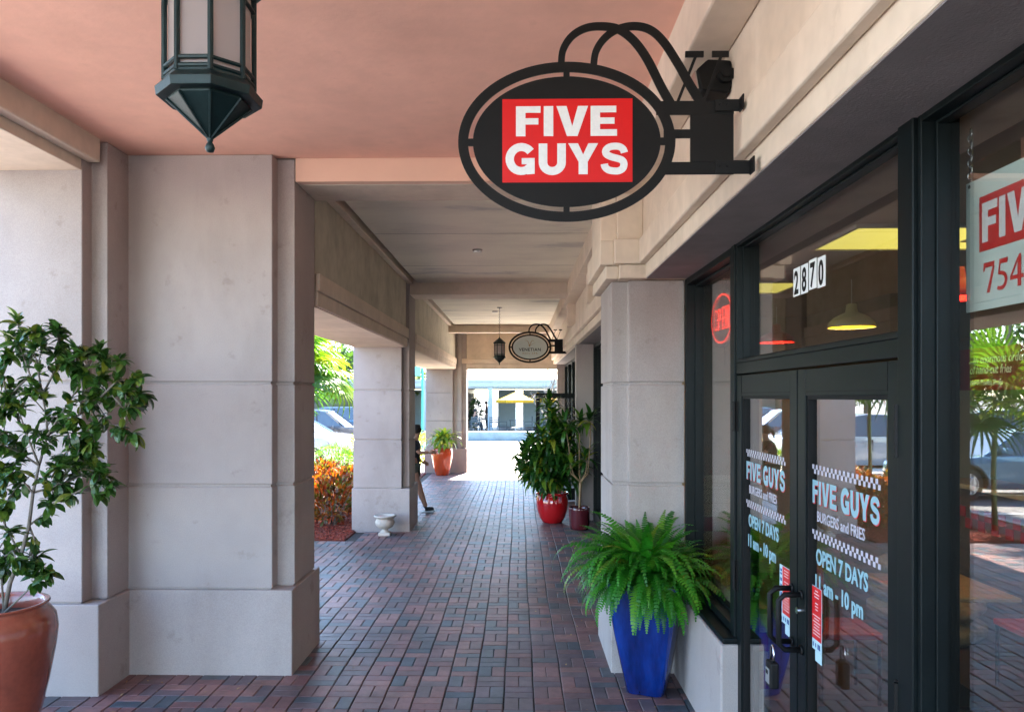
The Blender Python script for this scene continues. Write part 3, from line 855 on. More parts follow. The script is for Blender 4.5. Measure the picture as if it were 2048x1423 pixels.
oval_sign('small far oval sign with a pale panel reading VENETIAN', c.x, c.y, c.z, 1.0, 'spa')

# floodlight behind the near sign
c = px(1440, 165, Y=3.45)
fl = thing('floodlight', 'black floodlight on the fascia wall behind the FIVE GUYS oval sign', 'floodlight', c)
k = MB(); k.prism([(-.12, .03), (-.10, -.055), (.02, -.075), (.055, -.01), (.03, .07), (-.07, .075)], -.07, .07, lambda p, h: (p[0], h, p[1])); k.build('housing', BLACKMETAL, fl, bevel=.008)
k = MB(); k.prism([(-.128, .025), (-.112, -.052), (-.108, -.05), (-.122, .03)], -.062, .062, lambda p, h: (p[0], h, p[1])); k.build('lens', STEEL, fl)
k = MB(); k.tube([(.0, -.072, .0), (.0, -.098, .0)], .035, 16); k.tube([(.0, -.098, .0), (.0, -.11, .0)], .02, 12); k.build('knob', RUBBER, fl)
k = MB(); k.box(.0, .135, -.10, -.09, -.022, .022); k.box(.12, .135, -.10, .06, -.022, .022); k.build('bracket', BLACKMETAL, fl, bevel=.002)
k = MB(); k.tube([(.02, .02, .02), (.06, .04, -.06), (.11, .04, -.03), (.135, .04, .02)], .006, 6); k.build('cable', RUBBER, fl)

# ------------------------------------------------------------------ lanterns
VERDI = mat('dark_green_bronze', (.007, .022, .022), rough=.5, metallic=.2, var=.35, vscale=14, bump=.2, bscale=80)
m, nt, b_ = newmat('frosted_pane')
b_.inputs['Base Color'].default_value = (.52, .44, .42, 1); b_.inputs['Roughness'].default_value = .35; b_.inputs['Transmission Weight'].default_value = 0.0
tr_ = N(nt, 'ShaderNodeBsdfTranslucent'); tr_.inputs[0].default_value = (.8, .68, .62, 1)
ms_ = N(nt, 'ShaderNodeMixShader'); ms_.inputs[0].default_value = .5
nt.links.new(b_.outputs[0], ms_.inputs[1]); nt.links.new(tr_.outputs[0], ms_.inputs[2]); nt.links.new(ms_.outputs[0], nt.nodes['Material Output'].inputs[0])
FROST = m
def lantern(loc, label):
    t = thing('hanging_lantern', label, 'lantern', loc, group='dark green lanterns under the arcade ceiling')
    n = 8; off = PI / 8
    def oc(r, z): return [(r * math.cos(off + 2*PI*k/n), r * math.sin(off + 2*PI*k/n), z) for k in range(n)]
    def shell(name, prof, mt):
        b = MB(); vs = [p for r, z in prof for p in oc(r, z)]
        b.add(vs, [(i*n + k, i*n + (k+1) % n, (i+1)*n + (k+1) % n, (i+1)*n + k) for i in range(len(prof)-1) for k in range(n)]); return b.build(name, mt, t, bevel=.0015)
    R = .108
    shell('bottom_cone', [(.10, .128), (.10, .112), (.0, .022), ], VERDI)
    b = MB()
    for k in range(n):
        a = off + 2*PI*k/n; b.tube([(.103 * math.cos(a), .103 * math.sin(a), .112), (.006 * math.cos(a), .006 * math.sin(a), .026)], .0035, 6)
    b.build('cone_rib', VERDI, t)
    shell('skirt', [(.096, .118), (.128, .118), (.131, .140), (.112, .158), (.112, .166), (.10, .166)], VERDI)
    b = MB(); b.lathe([(.0, -.012), (.009, -.010), (.0125, 0), (.009, .010), (.006, .014), (.008, .02), (.008, .03)], n=16); b.build('finial', VERDI, t, smooth=True)
    b = MB()
    for k in range(n):
        a = off + 2*PI*k/n; b.tube([(R * math.cos(a), R * math.sin(a), .16), (R * math.cos(a), R * math.sin(a), .405)], .0075, 6)
    for z_ in (.172, .192, .365, .40):
        for k in range(n):
            a = off + 2*PI*k/n; c_ = off + 2*PI*(k+1)/n
            b.tube([(R * math.cos(a), R * math.sin(a), z_), (R * math.cos(c_), R * math.sin(c_), z_)], .0055, 6)
    b.build('cage', VERDI, t)
    b = MB(); ang = [(R - .006) * math.cos(PI / 8)]
    for k in range(n):
        a = off + 2*PI*k/n; c_ = off + 2*PI*(k+1)/n; r_ = R - .008
        p0, p1 = (r_*math.cos(a), r_*math.sin(a)), (r_*math.cos(c_), r_*math.sin(c_))
        g = MB(); g.add([(p0[0], p0[1], .17), (p1[0], p1[1], .17), (p1[0], p1[1], .40), (p0[0], p0[1], .40)], [(0, 1, 2, 3)])
        o = g.build('pane', FROST, t)
    shell('roof', [(.10, .405), (.128, .405), (.128, .42), (.06, .475), (.02, .51), (.012, .53), (.0, .53)], VERDI)
    b = MB(); b.tube([(0, 0, .525), (0, 0, .55)], .005, 8)
    z_ = .565; i = 0
    while loc[2] + z_ < (ZC - .02 if loc[1] > 6 else ZC + .01):
        pts = [((.012 * math.cos(a)) if i % 2 else 0, 0 if i % 2 else .012 * math.cos(a), z_ + .02 * math.sin(a)) for a in np.linspace(0, 2*PI, 9)]
        b.tube(pts, .003, 5, caps=False); z_ += .031; i += 1
    b.build('chain', VERDI, t)
    b = MB(); b.lathe([(0, 0), (.05, 0), (.05, -.012), (.0, -.02)], (0, 0, (ZC - .03 if loc[1] > 6 else ZC) - loc[2]), n=16); b.build('ceiling_rose', VERDI, t)
c = px(420, 296, Y=1.97); lantern((c.x, c.y, c.z), 'large near green lantern hanging at the top left, cut by the frame edge')
c = px(999, 728, Y=15.0); lantern((c.x, c.y, c.z), 'small far lantern hanging left of the VENETIAN sign')
for i, (x, y) in enumerate(((955, 499), (990, 622))):
    c = px(x, y, Z=ZC - .03)
    k = MB(); k.lathe([(0, 0), (.02, 0), (.02, -.02), (.055, -.022), (.06, 0)], n=20)
    o = k.build('sprinkler', mat('dull_chrome', (.25, .24, .22), rough=.5, metallic=.6), None, M=Matrix.Translation(c)); tag(o, ['round steel sprinkler rosette on the second bay ceiling', 'far sprinkler rosette on the third bay ceiling'][i], 'sprinkler')

# ------------------------------------------------------------------ things behind the restaurant glass
def pendant(x, y, zb, mcol, min_, label):
    t = thing('pendant_lamp', label, 'pendant lamp', (x, y, zb), group='pendant lamps inside the restaurant')
    b = MB(); b.lathe([(.176, 0), (.180, .004), (.172, .03), (.165, .045), (.13, .08), (.075, .108), (.046, .122), (.040, .165), (.036, .185), (.012, .19), (.0, .19)], n=32)
    b.build('lamp_shade', mcol, t, smooth=True)
    b = MB(); b.lathe([(.170, .006), (.155, .045), (.12, .075), (.07, .1), (0, .11)], n=32); b.build('shade_lining', min_, t, smooth=True)
    ld = bpy.data.lights.new('lamp_bulb', 'POINT'); ld.energy = 2.2; ld.color = (1, .78, .45); ld.shadow_soft_size = .03
    lo = bpy.data.objects.new('lamp_bulb', ld); COL.objects.link(lo); lo.parent = t; lo.location = (0, 0, .06)
    b = MB(); b.tube([(0, 0, .19), (0, 0, 2.95 - zb)], .004, 6); b.build('cord', WHITE, t)
P_R = mat('red_enamel', (.50, .012, .010), rough=.3); P_C = mat('cream_enamel', (.50, .48, .33), rough=.35)
L_R = emis('red_lamp_glow', (1.0, .015, .005), .16); L_Y = emis('yellow_lamp_glow', (1.0, .72, .02), .16)
c = px(1703, 655, Y=6.1); pendant(c.x, c.y, c.z, P_C, L_Y, 'cream pendant lamp glowing yellow inside, above the right door')
c = px(1553, 685, Y=7.9); pendant(c.x, c.y, c.z, P_R, L_R, 'red pendant lamp glowing red, above the left door')
c = px(1915, 597, Y=4.6); pendant(c.x, c.y, c.z, P_R, L_R, 'red pendant lamp half hidden behind the white poster')

# LED sign OPEN
c = px(1435, 637, Y=5.33)
t = thing('led_open_sign', 'oval dark sign with red dots reading OPEN behind the narrow window', 'open sign', (1.40, 5.33, c.z))
MF = FACE_LEFT
k = MB(); n = 64
k.prism([(.315*math.cos(2*PI*i/n), .20*math.sin(2*PI*i/n)) for i in range(n)], -.02, 0); k.build('board', mat('grey_board', (.05, .04, .042), rough=.7), t, M=MF, bevel=.004)
LED = emis('red_led', (1.0, .022, .004), .95)
k = MB()
def dot(x, y, r=.0053): k.prism([(x + r*math.cos(a), y + r*math.sin(a)) for a in np.linspace(0, 2*PI, 6, endpoint=False)], 0, .004)
for i in range(64): dot(.265*math.cos(2*PI*i/64), .165*math.sin(2*PI*i/64))
def line(a, c_, m_=None):
    d = math.hypot(c_[0]-a[0], c_[1]-a[1]); m_ = m_ or max(2, int(d / .0155))
    for i in range(m_ + 1): dot(a[0] + (c_[0]-a[0])*i/m_, a[1] + (c_[1]-a[1])*i/m_)
for i in range(18): dot(-.148 + .042*math.cos(2*PI*i/18), .07*math.sin(2*PI*i/18))
for dx in (0, .014):
    line((-.078+dx, -.07), (-.078+dx, .07)); line((.03+dx, -.07), (.03+dx, .07)); line((.115+dx, -.07), (.115+dx, .07)); line((.175+dx, -.07), (.175+dx, .07))
line((-.06, .07), (-.02, .06)); line((-.02, .06), (-.02, .01)); line((-.02, .0), (-.06, -.005))
for y_ in (.07, 0, -.07): line((.04, y_), (.09, y_))
line((.12, .07), (.18, -.07))
k.build('led_dots', LED, t, M=MF @ Matrix.Translation((0, 0, .001)), kind='stuff')
k = MB()
for yy in (-.12, .13):
    zz = .165
    i = 0
    while c.z + zz < 2.84:
        pts = [((.006*math.cos(a)) if i % 2 else 0, yy + (0 if i % 2 else .006*math.cos(a)), zz + .012*math.sin(a)) for a in np.linspace(0, 2*PI, 8)]
        k.tube(pts, .0018, 4, caps=False); zz += .018; i += 1
k.build('chain', STEEL, t)
k = MB(); k.tube([(0.01, -.03, -.19), (0.01, -.05, -.25), (0.01, -.045, -.33)], .003, 5); k.build('cord', RUBBER, t)

# white hanging poster with phone number
Yp = 2.425; zt = px(1926, 372, X=1.395).z
t = thing('hanging_poster', 'white hanging board with a red FIVE box and 754 in the big window', 'poster', (1.395, Yp, zt))
k = MB(); k.box(0, .006, -.9, 0, -.40, 0); k.build('board', mat('pale_board', (.62, .72, .68), rough=.4, var=.03), t, bevel=.001)
MP = lambda dy, dz, x=-.0012: Matrix.Translation((x, -dy, dz)) @ FACE_LEFT
k = MB(); k.prism([(0, 0), (.78, 0), (.78, .165), (0, .165)], 0, .0006); k.build('red_panel', RED, t, M=MP(.072, -.225))
heavy('FIVE GUYS', .118, SIGNWHITE, t, MP(.088, -.200, -.0022), w=.74)
# 754 in a serif hand
H = .090
def dg_(x0, polys):
    global k
    k = MB()
    for i_, p in enumerate(polys): k.prism([(x0 + a * H, c_ * H) for a, c_ in p], 0, .0006 + .0003 * (len(p) == 6))
    k.build('digit', RED, t, M=MP(.092, -.352))
dg_(.0, [[(0,.72),(.05,.72),(.1,.84),(.55,.84),(.6,1),(.02,1)], [(.18,0),(.34,0),(.6,.84),(.50,.838)]])
dg_(.062, [_x[::-1] for _x in _rib(_smooth([(.06,.1),(.2,.06),(.38,.1),(.5,.25),(.48,.42),(.36,.52),(.16,.56)]), .12)] + [[(.1,.5),(.17,.55),(.22,.84),(.56,.84),(.6,1),(.18,1)]])
dg_(.126, [[(.36,0),(.52,0),(.52,1),(.44,1),(.36,.9)], [(0,.24),(.355,.24),(.355,.37),(.1,.37),(.355,.78),(.355,.9),(0,.36)], [(.525,.24),(.64,.24),(.64,.37),(.525,.37)]])
text('-555-0', .11, RED, t, MP(.275, -.352), thick=.0004) if False else None
k = MB(); zz = .0; i = 0
while zt + zz < 2.862:
    pts = [((.007*math.cos(a)) if i % 2 else .003, -.022 + (0 if i % 2 else .006*math.cos(a)), zz + .013*math.sin(a)) for a in np.linspace(0, 2*PI, 8)]
    k.tube(pts, .0018, 4, caps=False); zz += .0195; i += 1
k.build('chain', STEEL, t)
k = MB(); k.tube([(-.003, -.022, -.014), (-.0005, -.022, -.014)], .006, 10); k.build('eyelet', STEEL, t)
# dark red quote poster
DRED = mat('dark_red_print', (.20, .010, .012), rough=.4)
CRM = mat('cream_print', (.60, .50, .26), rough=.5)
p0 = px(1917, 700, X=1.40)
t = thing('quote_poster', 'dark red poster with cream italic lettering about hand-cut fries, low in the big window', 'poster', (1.40, p0.y, p0.z))
k = MB(); k.box(0, .004, -.9, 0, -.128, 0); k.build('board', DRED, t, bevel=.001)
for s_, zz, sz, dy in (('...an enormous order', -.046, .036, .058), ('of hand-cut fries', -.078, .036, .062), ('North Pinellas Times', -.112, .022, .066)):
    text(s_, sz, CRM, t, MP(dy, zz), shear=.25 if sz > .03 else 0, thick=.0003, off=.0006, sx=.85)
# emergency light box inside
c = px(1535, 530, Y=6.6)
t = thing('emergency_light', 'small emergency light box seen through the transom left of the house number', 'emergency light', c)
k = MB(); k.box(-.13, .13, -.04, .04, -.05, .05); k.build('housing', CREAM, t, bevel=.01)
for s_ in (-1, 1):
    k = MB(); k.tube([(s_*.06, -.04, -.01), (s_*.06, -.08, -.02)], [.03, .04], 14); k.build('lamp_head', WHITE, t)
# tables and stools behind the big window
WOODT = mat('table_top_wood', (.36, .22, .10), rough=.35, vscale=5, stretch=(1, 9, 1), var=.25)
def stool(x, y, label):
    t = thing('bar_stool', label, 'stool', (x, y, 0), random.random() * 3, 'bar stools behind the big window')
    k = MB(); k.lathe([(0, .70), (.17, .70), (.185, .715), (.185, .735), (.17, .745), (0, .745)], n=28); k.build('seat', WOODT, t)
    for a in range(4):
        an = PI/4 + a * PI/2
        k = MB(); k.tube([(.12*math.cos(an), .12*math.sin(an), .70), (.21*math.cos(an), .21*math.sin(an), 0)], .013, 8); k.build('leg', BLACKMETAL, t)
    k = MB(); k.tube([(.185*math.cos(a), .185*math.sin(a), .25) for a in np.linspace(0, 2*PI, 25)], .009, 6, caps=False); k.build('foot_ring', BLACKMETAL, t)
stool(1.95, 2.55, 'round topped bar stool nearest the big window'); stool(2.35, 3.15, 'round topped bar stool deeper behind the door glass'); stool(2.6, 2.3, 'round topped bar stool at the right edge of the big window')
t = thing('bar_table', 'wooden bar table behind the big window', 'table', (2.9, 3.0, 0))
k = MB(); k.box(-.3, .3, -.8, .8, 1.02, 1.06); k.build('table_top', WOODT, t, bevel=.008)
for yy in (-.55, .55):
    k = MB(); k.tube([(0, yy, 0), (0, yy, 1.02)], .035, 12); k.box(-.2, .2, yy-.04, yy+.04, 0, .03); k.build('leg', BLACKMETAL, t)
# lockbox on the door handle
t = thing('lock_box', 'black and grey key lock box hanging from the right door handle', 'lock box', (1.112, YM - .052, .875))
k = MB(); k.box(-.020, .020, -.036, .036, -.115, .0); k.build('case', RUBBER, t, bevel=.010, seg=3)
k = MB(); k.box(-.0235, -.0202, -.024, .024, -.095, -.03); k.build('faceplate', mat('grey_plate', (.38, .40, .42), rough=.35, metallic=.6), t, bevel=.003)
k = MB(); k.box(-.0252, -.0237, -.013, .013, -.055, -.038); k.build('dial_window', RUBBER, t)
k = MB(); k.tube([(0, -.02, -.01), (0, -.021, .035), (0, -.012, .062), (0, .002, .068), (0, .014, .060), (0, .021, .035), (0, .02, -.01)], .0048, 8); k.build('shackle', STEEL, t, smooth=True)

# furniture and guests deeper in the restaurant
MENU = mat('menu_red', (.40, .02, .02), rough=.5)
for i, (y, w) in enumerate(((6.2, 1.1), (4.6, 1.1), (3.0, 1.1))):
    t = thing('menu_board', ['red menu board left on the far restaurant wall', 'red menu board in the middle of the far restaurant wall', 'red menu board right on the far restaurant wall'][i], 'menu board', (6.9, y, 1.9), group='menu boards over the counter')
    k = MB(); k.box(-.02, .02, -w/2, w/2, -.32, .32); k.build('board', MENU, t)
    k = MB(); k.box(-.025, -.021, -w/2 + .06, w/2 - .06, -.26, .14); k.build('panel', WHITE, t)
def sack(label, x, y, z, rz):
    t = thing('potato_sack', label, 'sack', (x, y, z), rz, 'sacks stacked inside the restaurant')
    k = MB(); k.lathe([(0, 0), (.20, .0), (.25, .06), (.25, .13), (.19, .18), (0, .19)], n=18, rmod=lambda i, a: 1 + .35 * abs(math.cos(a)) + .04 * math.sin(5 * a)); k.build('sack', mat('jute', (.32, .24, .14), rough=.95, vscale=20, var=.25, bump=.5, bscale=90), t, smooth=True)
    k = MB(); k.tube([(.32, 0, .09), (.40, 0, .10)], [.03, .06], 8); k.build('tied_end', TAN, t)
for i, (x, y, z) in enumerate(((3.6, 7.2, 0), (3.6, 7.2, .19), (3.65, 7.2, .38), (3.6, 6.55, 0), (3.6, 6.55, .19))):
    sack(['jute sack at the bottom of the left stack', 'jute sack in the middle of the left stack', 'jute sack on top of the left stack', 'lower jute sack of the right stack', 'upper jute sack of the right stack'][i], x, y, z, i * .2)
t = thing('dining_table', 'small wooden dining table behind the door glass', 'table', (2.85, 5.3, 0))
k = MB(); k.box(-.35, .35, -.35, .35, .72, .75); k.build('table_top', WOODT, t, bevel=.008)
k = MB(); k.tube([(0, 0, .02), (0, 0, .72)], .03, 10); k.box(-.25, .25, -.25, .25, 0, .02); k.build('leg', BLACKMETAL, t)
for i, (x, y, rz) in enumerate(((2.2, 5.3, 0), (3.55, 5.3, PI))):
    t = thing('dining_chair', ['red dining chair on the window side of the table', 'red dining chair on the far side of the table'][i], 'chair', (x, y, 0), rz, group='red dining chairs inside')
    k = MB(); k.box(-.2, .2, -.2, .2, .43, .47); k.build('seat', MENU, t, bevel=.01)
    k = MB(); k.box(-.22, -.19, -.2, .2, .6, .92); k.build('backrest', MENU, t, bevel=.01)
    for a in (-.18, .18):
        k = MB(); k.tube([(-.2, a, 0), (-.2, a, .9)], .012, 6); k.build('leg', BLACKMETAL, t)
        k = MB(); k.tube([(.18, a, 0), (.18, a, .43)], .012, 6); k.build('leg', BLACKMETAL, t)
# ------------------------------------------------------------------ pots and plants
G1 = [(0, (.018, .055, .012)), (.35, (.030, .085, .016)), (.65, (.045, .12, .020)), (.88, (.09, .16, .022)), (1, (.17, .18, .03))]
def leafpair(nm, stops, **k): return rndmat(nm, stops, src='obj', **k), rndmat(nm + '_mass', stops, src='attr', **k)
SHRUB_O, SHRUB_A = leafpair('shrub_leaf', G1, rough=.32, sub=.18, var=.2)
DRAC_O, DRAC_A = leafpair('dracaena_leaf', [(0, (.018, .07, .015)), (.4, (.03, .12, .02)), (.7, (.06, .18, .025)), (.9, (.16, .28, .03)), (1, (.4, .38, .04))], rough=.3, sub=.4, var=.2)
FERN_O, FERN_A = leafpair('fern_frond', [(0, (.012, .11, .008)), (.4, (.022, .19, .010)), (.8, (.05, .28, .016)), (.95, (.11, .32, .025)), (1, (.26, .22, .04))], rough=.45, sub=.3, var=.2)
BARK = mat('grey_bark', (.17, .145, .12), rough=.9, vscale=20, var=.3, bump=.5, bscale=60)
CANE = mat('tan_cane', (.30, .20, .11), rough=.8, vscale=25, stretch=(1, 1, 6), var=.3, bump=.4, bscale=50)
SOIL = mat('potting_soil', (.035, .022, .015), rough=1, vscale=40, var=.5, bump=.8, bscale=60, bdist=.02)
TERRA = mat('glazed_terracotta', (.30, .075, .045), rough=.22, vscale=3, var=.18, coat=.5, two=(30, .12))
REDGLAZE = mat('red_glaze', (.52, .010, .014), rough=.10, vscale=2, var=.1, coat=.8)
MAROON = mat('maroon_glaze', (.10, .012, .018), rough=.14, vscale=2, var=.2, coat=.7)
ORANGE = mat('orange_glaze', (.62, .085, .025), rough=.16, vscale=2, var=.12, coat=.6)
BLUE = mat('cobalt_glaze', (.008, .022, .20), rough=.16, vscale=3, stretch=(3, 3, .6), coat=.6, stops=[(.25, (.001, .005, .04)), (.5, (.0015, .018, .14)), (.75, (.003, .04, .27))])

def put_leaves(root, items, mo, ma, name='leaf', limit=300, mass='foliage'):
    for me in {i[0] for i in items}:
        me.materials.clear(); me.materials.append(mo)
    random.shuffle(items)
    for me, M in items[:limit]: place(me, name, M, root)
    if len(items) > limit: merge(mass, items[limit:], ma, root)

def rnd_dir(): 
    a = random.uniform(0, 2*PI); z = random.uniform(-1, 1); r = math.sqrt(1 - z*z); return Vector((r*math.cos(a), r*math.sin(a), z))

# --- shrub in the big terracotta pot (left foreground)
base = px(-12, 1423, Y=4.25); base = Vector((base.x, 4.25, 0))
sh = thing('potted_shrub', 'leafy green shrub in a large glazed terracotta pot at the left edge', 'potted plant', base)
k = MB(); k.lathe([(0, 0), (.17, 0), (.185, .03), (.22, .2), (.27, .42), (.305, .62), (.315, .72), (.305, .79), (.275, .835), (.262, .85), (.262, .862), (.275, .87), (.272, .878), (.25, .876), (.235, .855), (.235, .78)], n=48)
k.build('pot', TERRA, sh, smooth=True)
k = MB(); k.lathe([(0, .80), (.24, .79)], n=24); k.build('soil', SOIL, sh)
def L_(x, y, dy=0): return px(x, y, Y=4.25 + dy) - base
stems = MB()
paths = [
 [(8,1225),(20,1165),(42,1110),(58,1050),(66,985),(78,930),(95,870),(92,830),(85,790)],
 [(58,1050),(85,1030),(105,1005),(118,960),(150,925),(165,880)],
 [(95,870),(130,850),(160,828),(190,805),(225,790),(262,770)],
 [(66,985),(100,975),(130,965),(165,950),(185,915),(186,890),(190,860)],
 [(85,790),(60,750),(45,705),(50,665)], [(85,790),(110,740),(118,700),(122,672)],
 [(95,870),(140,800),(175,745),(195,705)], [(8,1225),(45,1190),(75,1160),(98,1145)],
 [(78,930),(40,905),(5,890),(-30,870)], [(42,1110),(15,1060),(-8,1010),(-30,960)], [(58,1050),(70,1080),(60,1110),(20,1130),(0,1140)],
 [(105,1005),(150,985),(190,965),(215,950)], [(190,805),(215,840),(235,860)], [(225,790),(250,820),(268,812)], [(45,705),(15,720),(-10,730)], [(60,750),(20,790),(-5,820)],
 [(78,930),(50,860),(35,810)], [(130,850),(140,880),(150,905)], [(8,1225),(0,1120),(-12,1020),(-5,940),(8,860),(15,800)], [(-5,940),(20,930),(38,945)], [(0,1120),(25,1100),(45,1120)], [(85,790),(75,735),(85,690)], [(15,800),(5,750),(12,700)], [(160,828),(165,780),(160,740)], [(190,805),(235,760),(250,775)], [(66,985),(45,960),(30,985)], [(190,805),(200,750),(210,725)], [(175,745),(150,730),(138,715)]]
tips = []
for ip, p in enumerate(paths):
    dy0 = random.uniform(-.03, .03) if ip else 0
    pts = [L_(x, y, dy0 + .02 * math.sin(i * 1.3 + ip)) for i, (x, y) in enumerate(p)]
    r0 = .013 if ip == 0 else .0065
    stems.tube(_pts := [Vector(q) for q in pts], [r0 * (1 - .65 * i / (len(pts) - 1)) for i in range(len(pts))], 7)
    for i in range(1 if ip else 6, len(pts)): tips.append((pts[i], (pts[i] - pts[i-1]).normalized(), i == len(pts) - 1))
    for i in range(2 if ip else 6, len(pts)):
        for _ in range(2):      # side twigs
            d = ((pts[i] - pts[i-1]).normalized() + rnd_dir() * .9 + Vector((0, 0, .25))).normalized()
            a = pts[i-1].lerp(pts[i], random.random()); e = a + d * random.uniform(.06, .15)
            stems.tube([a, a.lerp(e, .5) + Vector((0, 0, .01)), e], [.004, .003, .002], 5); tips.append((e, d, True))
stems.build('branches', BARK, sh, smooth=True)
lms = [leaf_mesh('leaf', l, w, b_, .22, 5, None) for l, w, b_ in ((.075, .036, .5), (.086, .040, .8), (.062, .031, .3), (.095, .042, 1.0), (.05, .026, .5))]
its = []
for p, d, end in tips:
    if p.z > L_(0, 1160).z or True:
        nn = random.randint(14, 19) if end else random.randint(8, 12)
        if p.z < L_(0, 1110).z and p.x < L_(70, 0).x and not end: nn = 0
        for _ in range(nn):
            v = (d * random.uniform(.1, 1.0) + rnd_dir() * .9 + Vector((0, 0, random.uniform(-.35, .15)))).normalized()
            its.append((random.choice(lms), rotM(v, roll=random.uniform(-.6, .6), s=random.uniform(.75, 1.2), at=p - d * random.uniform(0, .035))))
put_leaves(sh, its, SHRUB_O, SHRUB_A)

# --- Boston fern in the square cobalt pot
fx, fy = .895, 5.36
fe = thing('potted_fern', 'big green fern overflowing a tall square cobalt blue pot', 'potted plant', (fx, fy, 0), rz=rad(-20))
k = MB(); sq = []
def sqr(h, z, rc=.035):
    pts = []
    for cx_, cy_, a0 in ((1, 1, 0), (-1, 1, 90), (-1, -1, 180), (1, -1, 270)):
        for j in range(4): a = rad(a0 + 30 * j); pts.append((cx_*(h-rc) + rc*math.cos(a), cy_*(h-rc) + rc*math.sin(a), z))
    return pts
prof = [(.105, 0), (.112, .01), (.142, .2), (.175, .42), (.198, .60), (.206, .70), (.208, .745), (.222, .755), (.222, .775), (.19, .777), (.185, .73)]
vs = [q for h, z in prof for q in sqr(h * 1.13, z)]
k.add(vs, [(i*16 + j, i*16 + (j+1) % 16, (i+1)*16 + (j+1) % 16, (i+1)*16 + j) for i in range(len(prof)-1) for j in range(16)] + [tuple(range(15, -1, -1))])
k.build('pot', BLUE, fe, smooth='auto')
k = MB(); k.box(-.186, .186, -.186, .186, .68, .73); k.build('soil', SOIL, fe)
def frond_mesh(L, e0, droop, wmax=.045, n=26):
    """arched frond: stalk along +X rising at e0 then drooping, toothed by narrow leaflets"""
    vs, fs = [], []; x = z = 0; a = e0; st = L / n; mid = []
    for i in range(n + 1):
        mid.append((x, z, a)); a -= droop / n * (.5 + 1.0 * i / n); x += st * math.cos(a); z += st * math.sin(a)
    for i in range(n):      # rachis
        (x0, z0, a0), (x1, z1, a1) = mid[i], mid[i+1]; r = .0016 * (1.2 - i/n); o = len(vs)
        vs += [(x0, -r, z0), (x0, r, z0), (x1, r, z1), (x1, -r, z1)]; fs.append((o, o+1, o+2, o+3))
    for i in range(2, n + 1):
        x0, z0, a0 = mid[i]; t = i / n
        w = wmax * min(1, t * 4.5) * (1 - max(0, t - .55) / .45 * .85) * random.uniform(.9, 1.08)
        pw = st * .40
        ca, sa = math.cos(a0), math.sin(a0)
        for s in (-1, 1):
            o = len(vs); dz = -w * random.uniform(.05, .35); sw = w * .18
            def P(u, v, h): return (x0 + u * ca - h * sa * -1 * 0, v, z0 + u * sa + h)
            vs += [P(-pw, 0, 0), P(pw, 0, 0), P(pw*.9 + sw*.6, s*w*.6, dz*.35), P(-pw*.9 + sw*.6, s*w*.6, dz*.35), P(sw + pw*.2, s*w, dz)]
            fs += [(o, o+1, o+2, o+3), (o+3, o+2, o+4)]
    me = bpy.data.meshes.new('frond'); me.from_pydata(vs, [], fs); me.update(); return me
fm = [frond_mesh(L, rad(e), rad(d)) for L, e, d in ((.55, 78, 135), (.60, 68, 135), (.60, 56, 125), (.56, 86, 95), (.50, 38, 115), (.66, 75, 165), (.50, 88, 70), (.45, 15, 85), (.58, 48, 140), (.52, 74, 80))]
its = []
for i in range(460):
    a = random.uniform(0, 2*PI); r = random.uniform(0, .19)
    me = random.choice(fm)
    p = Vector((r*math.cos(a), r*math.sin(a), .74 + random.random() * .05))
    s_ = random.uniform(.62, 1.1)
    # the wall side is cramped, the open side hangs out further
    if math.cos(a - rad(20)) > .6: s_ *= .8
    its.append((me, Matrix.Translation(p) @ Matrix.Rotation(a + random.uniform(-.35, .35), 4, 'Z') @ Matrix.Rotation(random.uniform(-.25, .25), 4, 'X') @ Matrix.Rotation(random.uniform(-.15, .12), 4, 'Y') @ Matrix.Scale(s_, 4)))
for i in range(110):
    a = random.uniform(0, 2*PI); p = Vector((.19*math.cos(a), .19*math.sin(a), .76))
    its.append((random.choice((fm[4], fm[7], fm[2])), Matrix.Translation(p) @ Matrix.Rotation(a + random.uniform(-.3, .3), 4, 'Z') @ Matrix.Rotation(random.uniform(.1, .55), 4, 'Y') @ Matrix.Scale(random.uniform(.55, .95), 4)))
put_leaves(fe, its, FERN_O, FERN_A, name='frond')

# --- dracaenas
strap = lambda t: min(1, t * 7 + .25) * (1 - max(0, t - .5) / .5) ** .75 + .02
dm = [leaf_mesh('leaf', l, .064, b_, .3, 6, strap) for l, b_ in ((.34, 1.2), (.30, .8), (.38, 1.7), (.26, .5), (.36, 2.1))]
def rosette(its, p, d, n, s=1.0, sp=1.0):
    for i in range(n):
        t = i / n; a = i * 2.4 + random.uniform(-.3, .3)
        el = rad(75 - 95 * t * sp) + random.uniform(-.15, .15)
        v = Vector((math.cos(a) * math.cos(el), math.sin(a) * math.cos(el), math.sin(el)))
        v = (v + d * .35).normalized()
        its.append((random.choice(dm), rotM(v, roll=random.uniform(-.3, .3), s=s * random.uniform(.75, 1.1), at=p - d * .10 * t)))
c = px(1105, 1048, Y=12.4)
rp = thing('potted_dracaena', 'bushy dracaena in a glossy bright red round pot by the shop wall', 'potted plant', (c.x, 12.5, 0))
k = MB(); k.lathe([(0, 0), (.15, 0), (.165, .015), (.21, .09), (.248, .20), (.262, .30), (.258, .39), (.238, .435), (.235, .45), (.262, .458), (.27, .475), (.262, .49), (.24, .49), (.225, .47), (.225, .42)], n=48); k.build('pot', REDGLAZE, rp, smooth=True)
k = MB(); k.lathe([(0, .44), (.226, .43)], n=20); k.build('soil', SOIL, rp)
its = []; k = MB()
